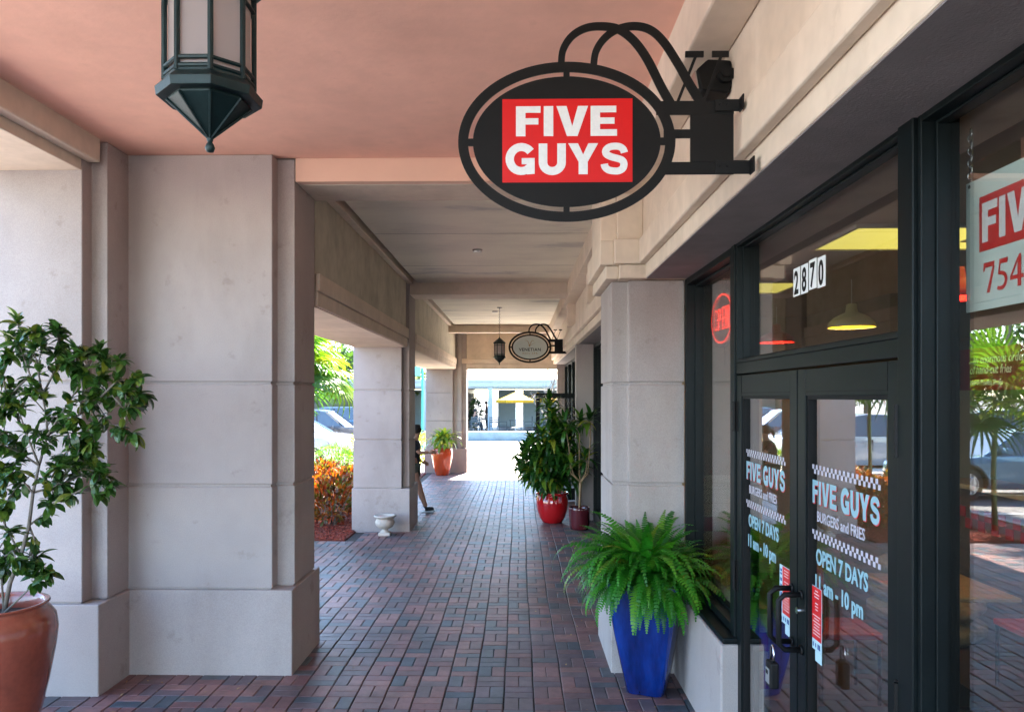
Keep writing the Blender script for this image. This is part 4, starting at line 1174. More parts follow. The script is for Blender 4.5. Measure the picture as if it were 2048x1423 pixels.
heads = [(.0,.0,1.70),(-.16,-.1,1.42),(.10,.1,1.50),(-.34,.0,1.32),(.02,-.22,1.22),(.25,-.05,1.28),(-.46,-.08,1.05),(-.22,-.2,1.12),(.34,.1,1.05),(.12,-.25,1.0),(-.36,.15,.85),(-.06,-.3,.88),(.3,-.22,.8),(-.2,-.28,.72),(.1,.2,.85),(-.05,.05,1.95),(.2,.0,1.62),(-.5,.05,.80),(-.3,-.25,.9),(.0,-.2,1.38),(-.25,-.05,.98),(.15,-.1,1.15),(-.42,-.15,1.2),(.4,-.05,.85),(.05,-.3,.70),(-.1,-.1,1.25),(.28,.1,1.4),(-.55,-.05,.95)]
for hx, hy, hz in heads:
    bx_, by_ = random.uniform(-.12, .12), random.uniform(-.12, .12)
    pts = [Vector((bx_, by_, .42)), Vector((bx_*.6 + hx*.35, by_*.6 + hy*.35, .42 + (hz-.42)*.45)), Vector((hx, hy, hz))]
    k.tube(pts, [.016, .013, .010], 7)
    d = (pts[2] - pts[1]).normalized()
    rosette(its, pts[2], d, 26, random.uniform(.85, 1.15)); rosette(its, pts[2] - d * .16, d, 14, random.uniform(.85, 1.1), 1.3)
k.build('cane', CANE, rp, smooth=True)
put_leaves(rp, its, DRAC_O, DRAC_A)
c = px(1160, 1060, Y=11.75)
mp_ = thing('potted_dracaena', 'slim dracaena with a bare forked trunk in a small dark maroon cylinder pot', 'potted plant', (c.x, 11.85, 0))
k = MB(); k.lathe([(0, 0), (.13, 0), (.145, .012), (.155, .08), (.158, .30), (.162, .335), (.155, .34), (.145, .335), (.145, .29)], n=40); k.build('pot', MAROON, mp_, smooth=True)
k = MB(); k.lathe([(0, .30), (.146, .295)], n=20); k.build('soil', SOIL, mp_)
its = []; k = MB()
k.tube([(0, 0, .29), (.01, 0, .55), (.015, 0, .72)], [.022, .018, .024], 9)
for hx, hy, hz, mx in ((-.14, 0, 1.02, -.12), (.10, .03, 1.12, .12), (-.22, .05, 1.60, -.16), (.17, -.05, 1.72, .16), (.02, .05, 1.66, .0)):
    k.tube([Vector((.015, 0, .72)), Vector((mx * .8, hy * .5, .85)), Vector((mx, hy, .8 + (hz - .8) * .6)), Vector((hx, hy, hz))], [.012, .010, .009, .007], 7)
    rosette(its, Vector((hx, hy, hz)), Vector((hx, hy, .6)).normalized(), 16, .95, 1.15)
k.build('trunk', CANE, mp_, smooth=True)
put_leaves(mp_, its, DRAC_O, DRAC_A)
# variegated plant in the orange pot
VAR_O, VAR_A = leafpair('variegated_leaf', [(0, (.05, .14, .025)), (.35, (.16, .30, .05)), (.6, (.40, .46, .08)), (.8, (.62, .55, .10)), (1, (.12, .24, .04))], rough=.35, sub=.35, interp='LINEAR')
c = px(884, 948, Y=19.9)
op = thing('potted_dracaena', 'yellow-green variegated plant in a tall orange-red pot at the far left pier', 'potted plant', (c.x, 19.95, 0))
k = MB(); k.lathe([(0, 0), (.16, 0), (.175, .015), (.22, .2), (.265, .42), (.285, .55), (.275, .64), (.25, .68), (.255, .695), (.235, .70), (.22, .68), (.22, .6)], n=40); k.build('pot', ORANGE, op, smooth=True)
k = MB(); k.lathe([(0, .64), (.225, .63)], n=20); k.build('soil', SOIL, op)
vm = [leaf_mesh('leaf', l, .085, b_, .25, 6, None) for l, b_ in ((.48, 1.4), (.42, 1.0), (.54, 1.9), (.36, .7))]
its = []
for hx, hy, hz in ((0, 0, .95), (-.12, -.05, .85), (.13, 0, .88), (0, -.12, .78), (.06, .1, 1.02), (-.05, .1, .9)):
    for i in range(17):
        a = i * 2.4; el = rad(70 - 70 * i / 17)
        its.append((random.choice(vm), rotM((math.cos(a)*math.cos(el), math.sin(a)*math.cos(el), math.sin(el)), s=random.uniform(.8, 1.1), at=(hx, hy, hz))))
k = MB()
for hx, hy, hz in ((0, 0, .95), (-.12, -.05, .85), (.13, 0, .88)): k.tube([(hx*.4, hy*.4, .62), (hx, hy, hz)], .014, 6)
k.build('cane', CANE, op); put_leaves(op, its, VAR_O, VAR_A)
# white urn
URN = mat('weathered_cast_stone', (.55, .50, .44), rough=.85, vscale=6, var=.18, bump=.4, bscale=90)
c = px(768, 1073, Y=11.2)
ur = thing('stone_urn', 'small empty white fluted urn at the foot of the second pier', 'urn', (c.x, 11.28, 0))
k = MB(); k.box(-.085, .085, -.085, .085, 0, .045); k.build('foot', URN, ur, bevel=.006)
k = MB()
k.lathe([(.07, .046), (.062, .058), (.045, .075), (.042, .09), (.06, .10), (.095, .115), (.125, .15), (.138, .19), (.132, .225), (.118, .245)], n=72, rmod=lambda i, a: 1 + (.035 * abs(math.sin(a * 12)) if 3 < i < 8 else 0))
k.lathe([(.118, .245), (.13, .255), (.158, .272), (.166, .285), (.160, .295), (.145, .296), (.12, .27), (.10, .2), (0, .17)], n=72)
k.build('bowl', URN, ur, smooth=True)
# stray leaf litter
LIT = rndmat('dry_litter', [(0, (.45, .34, .16)), (1, (.3, .16, .07))], src='attr', rough=.8)
lm = leaf_mesh('dry', .03, .014, .8, .3, 3)
ch = [(lm, Matrix.Translation((x, y, .006)) @ Matrix.Rotation(random.uniform(0, 6), 4, 'Z') @ Matrix.Rotation(random.uniform(-.4, .1), 4, 'Y') @ Matrix.Scale(random.uniform(.5, 1.1), 4)) for x, y in [(px(1307, 1415, Z=0).x, px(1307, 1415, Z=0).y), (px(978, 1156, Z=0).x, px(978, 1156, Z=0).y)] + [(random.uniform(-2.8, -1.6), random.uniform(4.9, 5.5)) for _ in range(22)] + [(random.uniform(.2, 1.1), random.uniform(4.8, 9)) for _ in range(26)] + [(random.uniform(-1.5, .8), random.uniform(5.5, 12)) for _ in range(16)]]
o = merge('leaf_litter', ch, LIT, None); o['label'] = 'small dry leaves scattered on the brick floor'

# ------------------------------------------------------------------ person
def skin(name, joints, edges, m, parent, lv=2):
    """joints: name -> (xyz, (rx, ry)); continuous skin over the skeleton"""
    nm = list(joints); bm = bmesh.new()
    vs = [bm.verts.new(joints[n_][0]) for n_ in nm]
    for a, b2 in edges: bm.edges.new((vs[nm.index(a)], vs[nm.index(b2)]))
    me = bpy.data.meshes.new(name); bm.to_mesh(me); bm.free()
    o = bpy.data.objects.new(name, me); COL.objects.link(o)
    md = o.modifiers.new('s', 'SKIN'); md.use_smooth_shade = True
    lay = me.skin_vertices[0] if me.skin_vertices else None
    for i, n_ in enumerate(nm): lay.data[i].radius = joints[n_][1]; lay.data[i].use_root = (i == 0)
    sd = o.modifiers.new('d', 'SUBSURF'); sd.levels = lv; sd.render_levels = lv
    dg = bpy.context.evaluated_depsgraph_get(); dg.update()
    new = bpy.data.meshes.new_from_object(o.evaluated_get(dg)); bpy.data.objects.remove(o)
    new.materials.clear(); new.materials.append(m); new.name = name
    r = bpy.data.objects.new(name, new); COL.objects.link(r); r.parent = parent
    return r
SKIN = mat('skin', (.46, .25, .17), rough=.5, var=.06)
def chain(b, pts, rs): b.tube([Vector(p) for p in pts], rs, 6)
def hand(b, w, d, side):
    """palm and five bent fingers; w wrist, d pointing direction"""
    d = Vector(d).normalized(); up = Vector((0, 0, 1)); s = d.cross(up).normalized() * side; w = Vector(w)
    b.tube([w, w + d*.04, w + d*.08], [.02, .032, .028], 8)
    for i, (L, o_) in enumerate(((.062, -.026), (.072, -.009), (.068, .009), (.055, .025))):
        a = w + d*.078 + up * o_ * 1.0
        b.tube([a, a + d*L*.5 - s*.004, a + d*L*.8 - s*.02], [.0095, .0085, .006], 6)
    b.tube([w + d*.025 + up*.02, w + d*.055 + up*.045 - s*.01, w + d*.08 + up*.05 - s*.02], [.012, .010, .008], 6)
pr = px(823, 1023, Y=13.6)
pe = thing('person', 'person in a dark shirt striding out from behind the second pier, arm held forward', 'person', (pr.x, 13.6, 0))
J_ = {'pel': ((0, 0, .82), (.13, .15)), 'spi': ((.02, 0, .98), (.11, .125)), 'che': ((.05, 0, 1.15), (.115, .15)), 'nec': ((.075, 0, 1.30), (.05, .05)), 'hdb': ((.095, 0, 1.37), (.065, .06)), 'hdm': ((.11, 0, 1.44), (.092, .075)), 'hdt': ((.10, 0, 1.52), (.06, .055)),
  'hl': ((.02, -.09, .78), (.09, .09)), 'kl': ((.15, -.09, .44), (.062, .062)), 'cl': ((.185, -.09, .31), (.060, .060)), 'al': ((.27, -.09, .09), (.036, .036)),
  'hr': ((-.02, .09, .78), (.09, .09)), 'kr': ((-.06, .09, .42), (.055, .055)), 'cr': ((-.16, .09, .33), (.05, .05)), 'ar': ((-.33, .09, .16), (.032, .032)),
  'sl': ((.05, -.17, 1.21), (.055, .055)), 'el': ((.17, -.20, 1.05), (.038, .038)), 'wl': ((.33, -.17, 1.06), (.025, .025)),
  'sr': ((.05, .17, 1.21), (.055, .055)), 'er': ((.02, .22, .98), (.038, .038)), 'wr': ((.16, .2, .86), (.025, .025))}
E_ = [('pel','spi'),('spi','che'),('che','nec'),('nec','hdb'),('hdb','hdm'),('hdm','hdt'),('pel','hl'),('hl','kl'),('kl','cl'),('cl','al'),('pel','hr'),('hr','kr'),('kr','cr'),('cr','ar'),('che','sl'),('sl','el'),('el','wl'),('che','sr'),('sr','er'),('er','wr')]
body = skin('body', J_, E_, SKIN, pe)
k = MB(); hand(k, (.16, .2, .86), (1, 0, -.3), -1); k.build('hand', SKIN, body, smooth=True)
k = MB(); hand(k, (.33, -.17, 1.06), (1, .05, .05), 1); k.build('hand', SKIN, body, smooth=True)
k = MB()
k.tube([(.19, 0, 1.43), (.215, 0, 1.425), (.205, 0, 1.41)], [.012, .014, .010], 6)
k.build('nose', SKIN, body, smooth=True)
TOP = mat('black_shirt', (.018, .020, .026), rough=.8, var=.3, vscale=12)
SHORT = mat('grey_green_shorts', (.10, .12, .10), rough=.85, var=.2)
g = lambda n_, k1=1.12: (J_[n_][0], tuple(r * k1 for r in J_[n_][1]))
skin('shirt', {'a': ((0, 0, .80), (.15, .17)), 'b': g('spi', 1.18), 'c': g('che', 1.14), 'c2': ((.065, 0, 1.235), (.085, .10)), 'sl': g('sl', 1.25), 'sle': ((.15, -.195, 1.08), (.05, .05)), 'sr': g('sr', 1.25), 'sre': ((.03, .215, 1.02), (.05, .05))},
     [('a','b'),('b','c'),('c','c2'),('c','sl'),('sl','sle'),('c','sr'),('sr','sre')], TOP, pe)
skin('shorts', {'a': ((0, 0, .82), (.15, .165)), 'hl': ((.02, -.09, .76), (.105, .105)), 'kl': ((.075, -.09, .60), (.088, .088)), 'hr': ((-.02, .09, .76), (.105, .105)), 'kr': ((-.04, .09, .60), (.088, .088))},
     [('a','hl'),('hl','kl'),('a','hr'),('hr','kr')], SHORT, pe)
k = MB(); k.lathe([(0, .09), (.05, .085), (.08, .055), (.093, .01), (.09, -.04), (.07, -.07)], (.085, 0, 1.455), 20); k.tube([(.01, 0, 1.45), (-.05, 0, 1.40), (-.06, 0, 1.30)], [.04, .035, .012], 8)
k.build('hair', mat('dark_hair', (.015, .010, .008), rough=.55), pe, smooth=True)
SHOE = mat('black_trainer', (.012, .014, .02), rough=.6); SOLE = mat('white_sole', (.6, .62, .65), rough=.6)
for (sx_, sy_, sz_, ang) in ((.27, -.09, .05, .12), (-.345, .09, .12, -.75)):
    M_ = Matrix.Translation((sx_, sy_, sz_)) @ Matrix.Rotation(-ang, 4, 'Y')
    s1 = skin('shoe', {'h': ((-.05, 0, .015), (.042, .040)), 'm': ((.05, 0, .005), (.036, .044)), 't': ((.14, 0, -.008), (.024, .038)), 'an': ((-.02, 0, .07), (.036, .036))}, [('h','m'),('m','t'),('h','an')], SHOE, pe)
    s1.matrix_local = M_
    k = MB(); k.prism([(-.085, -.032), (.0, -.036), (.10, -.044), (.165, -.02), (.165, .02), (.10, .044), (0, .036), (-.085, .032)], -.05, -.026); k.build('sole', SOLE, s1, bevel=.006)
# ------------------------------------------------------------------ planting outside
def leafcluster_tree(name, label, loc, h, r, stops, n=2600, trunk_r=.16, seed=0, group=None, sz=.16, pal=None):
    t = thing(name, label, 'tree', loc, group=group)
    rs = np.random.default_rng(seed)
    k = MB(); limbs = []
    k.tube([(0, 0, -.3), (.05, 0, h*.25), (.0, .05, h*.5)], [trunk_r, trunk_r*.75, trunk_r*.5], 8)
    for i in range(9):
        a = rs.uniform(0, 6.3); e = Vector((math.cos(a)*r*rs.uniform(.4, .8), math.sin(a)*r*rs.uniform(.4, .8), h*rs.uniform(.6, .95)))
        s_ = Vector((0, 0, h*rs.uniform(.3, .5))); k.tube([s_, s_.lerp(e, .5) + Vector((0, 0, .2)), e], [trunk_r*.4, trunk_r*.25, .03], 6); limbs.append(e)
    k.build('trunk', BARK, t, smooth=True)
    V, F, R = [], [], []
    cl = [(np.array(l), rs.uniform(.28, .5) * r) for l in limbs] + [(np.array((0, 0, h*.8)), r*.5)]
    for c_, cr in list(cl):
        for _ in range(3): cl.append((c_ + rs.normal(size=3) * cr * .6, cr * .5))
    for i in range(n):
        c_, cr = cl[rs.integers(len(cl))]
        d = rs.normal(size=3); d /= np.linalg.norm(d); p = c_ + d * cr * rs.uniform(.5, 1.05) ** .6 * np.array((1, 1, .75))
        a = rs.normal(size=3); a /= np.linalg.norm(a); b_ = np.cross(a, rs.normal(size=3)); b_ /= np.linalg.norm(b_); s = sz * rs.uniform(.5, 1.3)
        o = len(V); V += [tuple(p + a*s*.9), tuple(p + b_*s*.45), tuple(p - a*s*.9), tuple(p - b_*s*.45)]; F.append((o, o+1, o+2, o+3)); R.append(rs.random())
    me = bpy.data.meshes.new('crown'); me.from_pydata(V, [], F); at = me.attributes.new('rnd', 'FLOAT', 'FACE'); at.data.foreach_set('value', np.asarray(R, dtype=np.float32))
    me.materials.append(rndmat(name + '_leaf', stops, src='attr', rough=.5, sub=.35)); me.update()
    o = bpy.data.objects.new('crown', me); COL.objects.link(o); o.parent = t
    return t
YG = [(0, (.05, .10, .02)), (.5, (.10, .16, .03)), (1, (.18, .20, .05))]
DG = [(0, (.02, .05, .015)), (.5, (.04, .09, .02)), (1, (.08, .13, .03))]
def leafy_mound(name, label, cat, loc, sx, sy, sz, stops, n, ls, stems=True, group=None, up=.6):
    """clipped or loose shrub: stems plus many small leaves through its volume"""
    t = thing(name, label, cat, loc, group=group)
    k = MB()
    if stems:
        for _ in range(14):
            a = random.uniform(0, 6.3); q = random.uniform(.2, .9)
            k.tube([(math.cos(a)*.08, math.sin(a)*.08, 0), (math.cos(a)*sx*q*.5, math.sin(a)*sy*q*.5, sz*.35), (math.cos(a)*sx*q, math.sin(a)*sy*q, sz*.85)], [.014, .010, .005], 5)
    k.tube([(0, 0, -.05), (0, 0, sz*.5)], .015, 6)
    k.build('stem', BARK, t)
    lm = leaf_mesh('leaf', ls, ls*.38, .5, .2, 3); its = []
    for _ in range(n):
        d = rnd_dir(); f = random.uniform(.55, 1.0) ** .5
        bump = 1 + .14 * math.sin(d.x * 7 + loc[1]) * math.cos(d.y * 6)
        p = Vector((d.x*sx*f*bump, d.y*sy*f*bump, sz*.55 + d.z*sz*.45*f*bump))
        if p.z < .03: continue
        v = (d + rnd_dir()*.6 + Vector((0, 0, up))).normalized()
        its.append((lm, rotM(v, roll=random.uniform(-1, 1), s=random.uniform(.7, 1.25), at=p)))
    merge('foliage', its, rndmat(name + '_foliage', stops, src='attr', rough=.42, sub=.3, interp='LINEAR'), t)
    return t
CROTON = [(0, (.22, .03, .012)), (.25, (.38, .06, .012)), (.45, (.12, .14, .02)), (.6, (.42, .11, .015)), (.8, (.06, .012, .012)), (1, (.10, .15, .02))]
HEDGE = [(0, (.03, .10, .015)), (.5, (.08, .19, .02)), (1, (.20, .30, .04))]
LIME = [(0, (.20, .30, .02)), (.5, (.40, .44, .03)), (1, (.52, .50, .05))]
for i, (x, y, s, lb) in enumerate(((-2.95, 12.1, 1.0, 'croton bush with orange and red leaves next to the second pier'), (-3.55, 12.5, 1.1, 'croton bush with orange and red leaves, second from the pier'), (-3.3, 13.4, 1.0, 'croton bush behind the front ones, half hidden'), (-4.3, 12.9, 1.05, 'croton bush at the outer side of the bed'), (-3.1, 14.6, 1.0, 'croton bush further down behind the second pier'), (-3.9, 15.4, 1.0, 'croton bush deep in the bed'))):
    leafy_mound('croton_bush', lb, 'bush', (x, y, .01), .42*s, .42*s, .70*s, CROTON, 850, .11, group='croton bushes in the mulch bed', up=.9)
for i, (x, y, sx, lb) in enumerate(((-3.72, 16.6, .5, 'clipped green hedge mound before the white car'), (-3.2, 17.2, .7, 'clipped green hedge mound right of the first one'), (-4.5, 18.8, .6, 'clipped green hedge mound close to the far pier'), (-3.2, 19.2, .55, 'clipped green hedge mound beside the far pier'))):
    leafy_mound('hedge_mound', lb, 'bush', (x, y, .01), sx, .8, .86, HEDGE, 2600, .055, group='clipped green hedge mounds in the bed', stems=False, up=.4)
leafy_mound('lime_bush', 'bright lime yellow bush seen right of the second pier', 'bush', (-3.35, 23.6, -.1), .8, .8, 1.05, LIME, 2600, .08, up=.5)
leafy_mound('lime_bush', 'bright lime yellow bush further left, near the parked cars', 'bush', (-4.9, 24.6, -.1), .8, .8, .9, LIME, 1500, .08, up=.5)
for x, y, lb in ((-5.0, 9.6, 'low clipped yellow-green hedge beside the side path'), (-5.0, 7.4, 'low clipped yellow-green hedge nearest the camera')):
    leafy_mound('hedge_mound', lb, 'bush', (x, y, -.02), .45, 1.1, .55, HEDGE, 2600, .06, stems=False, up=.4)

# fan palms
PALM_O, PALM_A = leafpair('palm_leaf', [(0, (.04, .12, .02)), (.4, (.08, .20, .03)), (.75, (.20, .30, .03)), (1, (.35, .38, .05))], rough=.35, sub=.4)
def fan_mesh(R=.62, n=30):
    vs, fs = [], []
    o = 0
    for i in range(n):
        a = rad(-150 + 300 * i / (n - 1)); L = R * (.75 + .25 * math.cos(a * .6)) * random.uniform(.92, 1.05); w = .026
        ca, sa = math.cos(a), math.sin(a)
        o = len(vs)
        for t, ww, z in ((.03, .25, 0), (.35, 1, .012), (.68, .8, -.04), (.88, .4, -.13), (1, .03, -.22)):
            dz = z * (1 + .3 * math.sin(i)); x = L * t * (1 if t < .8 else .96)
            for s_, h in ((-1, .006), (0, -.006), (1, .006)): vs.append((x*ca - s_*w*ww*sa*.9, x*sa + s_*w*ww*ca*.9, dz + h))
        for j in range(4):
            b_ = o + j*3; fs += [(b_, b_+1, b_+4, b_+3), (b_+1, b_+2, b_+5, b_+4)]
    L = .75; o = len(vs)      # stalk
    for x, z in ((0, 0), (-.35, -.02), (-L, -.12)):
        vs += [(x, -.008, z), (x, .008, z), (x, 0, z + .012)]
    for j in range(2):
        for q in range(3): fs.append((o + j*3 + q, o + j*3 + (q+1) % 3, o + (j+1)*3 + (q+1) % 3, o + (j+1)*3 + q))
    me = bpy.data.meshes.new('frond'); me.from_pydata(vs, [], fs); me.shade_smooth(); me.update(); return me
fans = [fan_mesh(), fan_mesh(.7), fan_mesh(.55)]
def fan_palm(label, loc, h, n=26, s=1.0):
    t = thing('fan_palm', label, 'palm', loc, group='fan palms in the bed')
    k = MB(); k.tube([(0, 0, -.1), (.03, 0, h*.5), (0, 0, h)], [.045, .035, .04], 8); k.build('trunk', mat('green_stem', (.12, .16, .06), rough=.7, var=.3, vscale=10), t, smooth=True)
    its = []
    for i in range(n):
        a = i * 2.4; el = rad(80 - 95 * i / n) + random.uniform(-.1, .1)
        d = Vector((math.cos(a)*math.cos(el), math.sin(a)*math.cos(el), math.sin(el)))
        tip = Vector((0, 0, h)) + d * .75 * s * random.uniform(.7, 1.15)
        M_ = rotM((d + Vector((0, 0, -.45))).normalized(), roll=random.uniform(-.5, .5), s=s * random.uniform(.8, 1.1), at=tip)
        its.append((random.choice(fans), M_))
    put_leaves(t, its, PALM_O, PALM_A, name='frond')
    return t
fan_palm('fan palm with bright green fronds between the first and second pier', (-4.45, 14.6, 0), 2.3, 34, 1.2)
fan_palm('taller fan palm behind, its fronds hidden mostly by the near pier', (-5.0, 16.6, 0), 2.9, 24, 1.2)
fan_palm('small fan palm nearer the side path', (-4.6, 11.8, 0), 1.7, 22, 1.1)

# feather palms and trees of the car park
def coconut(label, loc, h, n=18):
    t = thing('coconut_palm', label, 'palm', loc, group='tall feather palms beyond the car park')
    k = MB(); k.tube([(0, 0, -.3), (.15, .1, h*.5), (.1, .3, h)], [.2, .14, .12], 9); k.build('trunk', BARK, t, smooth=True)
    its = []
    for i in range(n):
        a = i * 2.4; its.append((cf, Matrix.Translation((.1, .3, h)) @ Matrix.Rotation(a, 4, 'Z') @ Matrix.Rotation(-rad(60 - 85 * i / n), 4, 'Y')))
    put_leaves(t, its, PALM_O, PALM_A, name='frond')
def _coco():
    vs, fs = [], []; n = 26; x = z = a = 0; L = 2.6; st = L / n
    for i in range(n + 1):
        w = .55 * math.sin(PI * min(1, (i + 2) / (n + 3))) ** .6
        for s_ in (-1, 1):
            o = len(vs); vs += [(x, 0, z), (x + st*.7, 0, z), (x + st*1.6 + w*.35, s_*w, z - w*.45)]; fs.append((o, o+1, o+2))
        a -= .062; x += st*math.cos(a); z += st*math.sin(a)
    me = bpy.data.meshes.new('frond'); me.from_pydata(vs, [], fs); me.update(); return me
cf = _coco()
coconut('tall feather palm reflected in the big window', (-15.5, 31.0, -.15), 6.5)
coconut('second tall feather palm left of the first', (-19.0, 34.0, -.15), 7.5)
coconut('feather palm far down the car park row', (-13.0, 46.0, -.15), 6.0)
coconut('feather palm at the left end of the car park', (-26.0, 36.0, -.15), 7.0)
TG = 'broad trees around the car park'
for i, (x, y, h, r, st, lb) in enumerate((
    (-13.5, 40, 7.0, 3.6, YG, 'pale yellow-green tree beyond the cars, left of the second pier'),
    (-19, 48, 8.5, 4.6, DG, 'dark green tree behind the pale one'),
    (-8.5, 52, 7.5, 3.4, YG, 'pale green tree seen right of the second pier'),
    (-26, 42, 8, 4.5, DG, 'broad dark tree at the middle of the car park edge'),
    (-33, 38, 8, 5, YG, 'broad pale tree at the left car park edge'),
    (-24, 26, 7, 4, DG, 'dark tree across the car park, reflected in the door glass'),
    (-30, 28, 8, 5, YG, 'pale tree across the car park, reflected in the big window'),
    (-27, 16, 7, 4.5, DG, 'dark tree opposite the restaurant'),
    (-28, 6, 7.5, 4.5, YG, 'pale tree opposite the near bay'),
    (-40, 50, 9, 6, DG, 'large dark tree far off to the left'),
    (-15, 62, 9, 5, DG, 'large dark tree far behind the car park'),
    (-28, 58, 9, 6, YG, 'large pale tree far behind the car park'))):
    leafcluster_tree('broad_tree', lb, (x, y, -.15), h * .68, r * .85, st, n=3600, seed=i, group=TG, sz=.20, trunk_r=.2)

# green lamp post
TEAL = mat('teal_paint', (.02, .20, .17), rough=.4, metallic=.2)
lp = px(845, 860, Y=30)
t = thing('lamp_post', 'teal green lamp post right of the second pier in the car park', 'lamp post', (lp.x, 30, -.15))
k = MB(); k.lathe([(0, 0), (.17, 0), (.17, .25), (.08, .32), (.06, .5), (.05, 3.3), (.05, 3.4)], n=14); k.build('pole', TEAL, t, smooth='auto')
k = MB(); k.lathe([(.03, 3.4), (.12, 3.46), (.17, 3.5), (.19, 3.95), (.0, 3.96)], n=8); k.build('lantern', TEAL, t)
k = MB(); k.lathe([(.26, 3.95), (.2, 4.02), (.08, 4.2), (.03, 4.3), (.0, 4.36)], n=8); k.build('cap', TEAL, t)
k = MB(); k.box(-.45, -.08, -.02, .02, 3.0, 3.35); k.build('banner', mat('blue_banner', (.08, .35, .45), rough=.6), t)

# ------------------------------------------------------------------ cars
CARGLASS = mat('car_glass', (.02, .035, .045), rough=.04, spec=.9, coat=1)
TYRE = mat('tyre_rubber', (.018, .018, .019), rough=.85)
RIM = mat('alloy', (.62, .63, .65), rough=.25, metallic=.9)
PLAS = mat('black_plastic', (.02, .02, .022), rough=.6)
LAMPG = mat('headlamp_glass', (.35, .38, .42), rough=.08, metallic=.5, coat=1)
TAILR = mat('tail_red', (.4, .01, .01), rough=.2, coat=1)
def wheel_meshes():
    b = MB(); b.lathe([(.235, -.10), (.32, -.105), (.345, -.08), (.352, 0), (.345, .08), (.32, .105), (.235, .10)], n=36)
    b.v = [(x, z, y) for x, y, z in b.v]; ty = b.build('tyre', TYRE, smooth=True)
    b = MB(); b.lathe([(.24, .10), (.225, .098), (.215, .06), (.0, .05)], n=36); b.v = [(x, -z, y) for x, y, z in b.v]
    for k in range(5):
        for dd in (-.12, .12):
            a = 2*PI*k/5; p0 = (.035*math.cos(a), .035*math.sin(a)); p1 = (.222*math.cos(a+dd), .222*math.sin(a+dd)); n_ = (-math.sin(a)*.022, math.cos(a)*.022)
            poly = [(p0[0]-n_[0], p0[1]-n_[1]), (p1[0]-n_[0]*.8, p1[1]-n_[1]*.8), (p1[0]+n_[0]*.8, p1[1]+n_[1]*.8), (p0[0]+n_[0], p0[1]+n_[1])]
            b.prism(poly, -.095 - (dd > 0)*.001, -.06, lambda p, h: (p[0], h, p[1]))
    b.tube([(0, -.10, 0), (0, -.05, 0)], .045, 14)
    rm = b.build('rim', RIM)
    b = MB(); b.tube([(0, -.052, 0), (0, -.05, 0)], .214, 24); dk = b.build('hub', PLAS)
    r = (ty.data, rm.data, dk.data)
    for o in (ty, rm, dk): bpy.data.objects.remove(o)
    return r
WT, WR, WH = wheel_meshes()
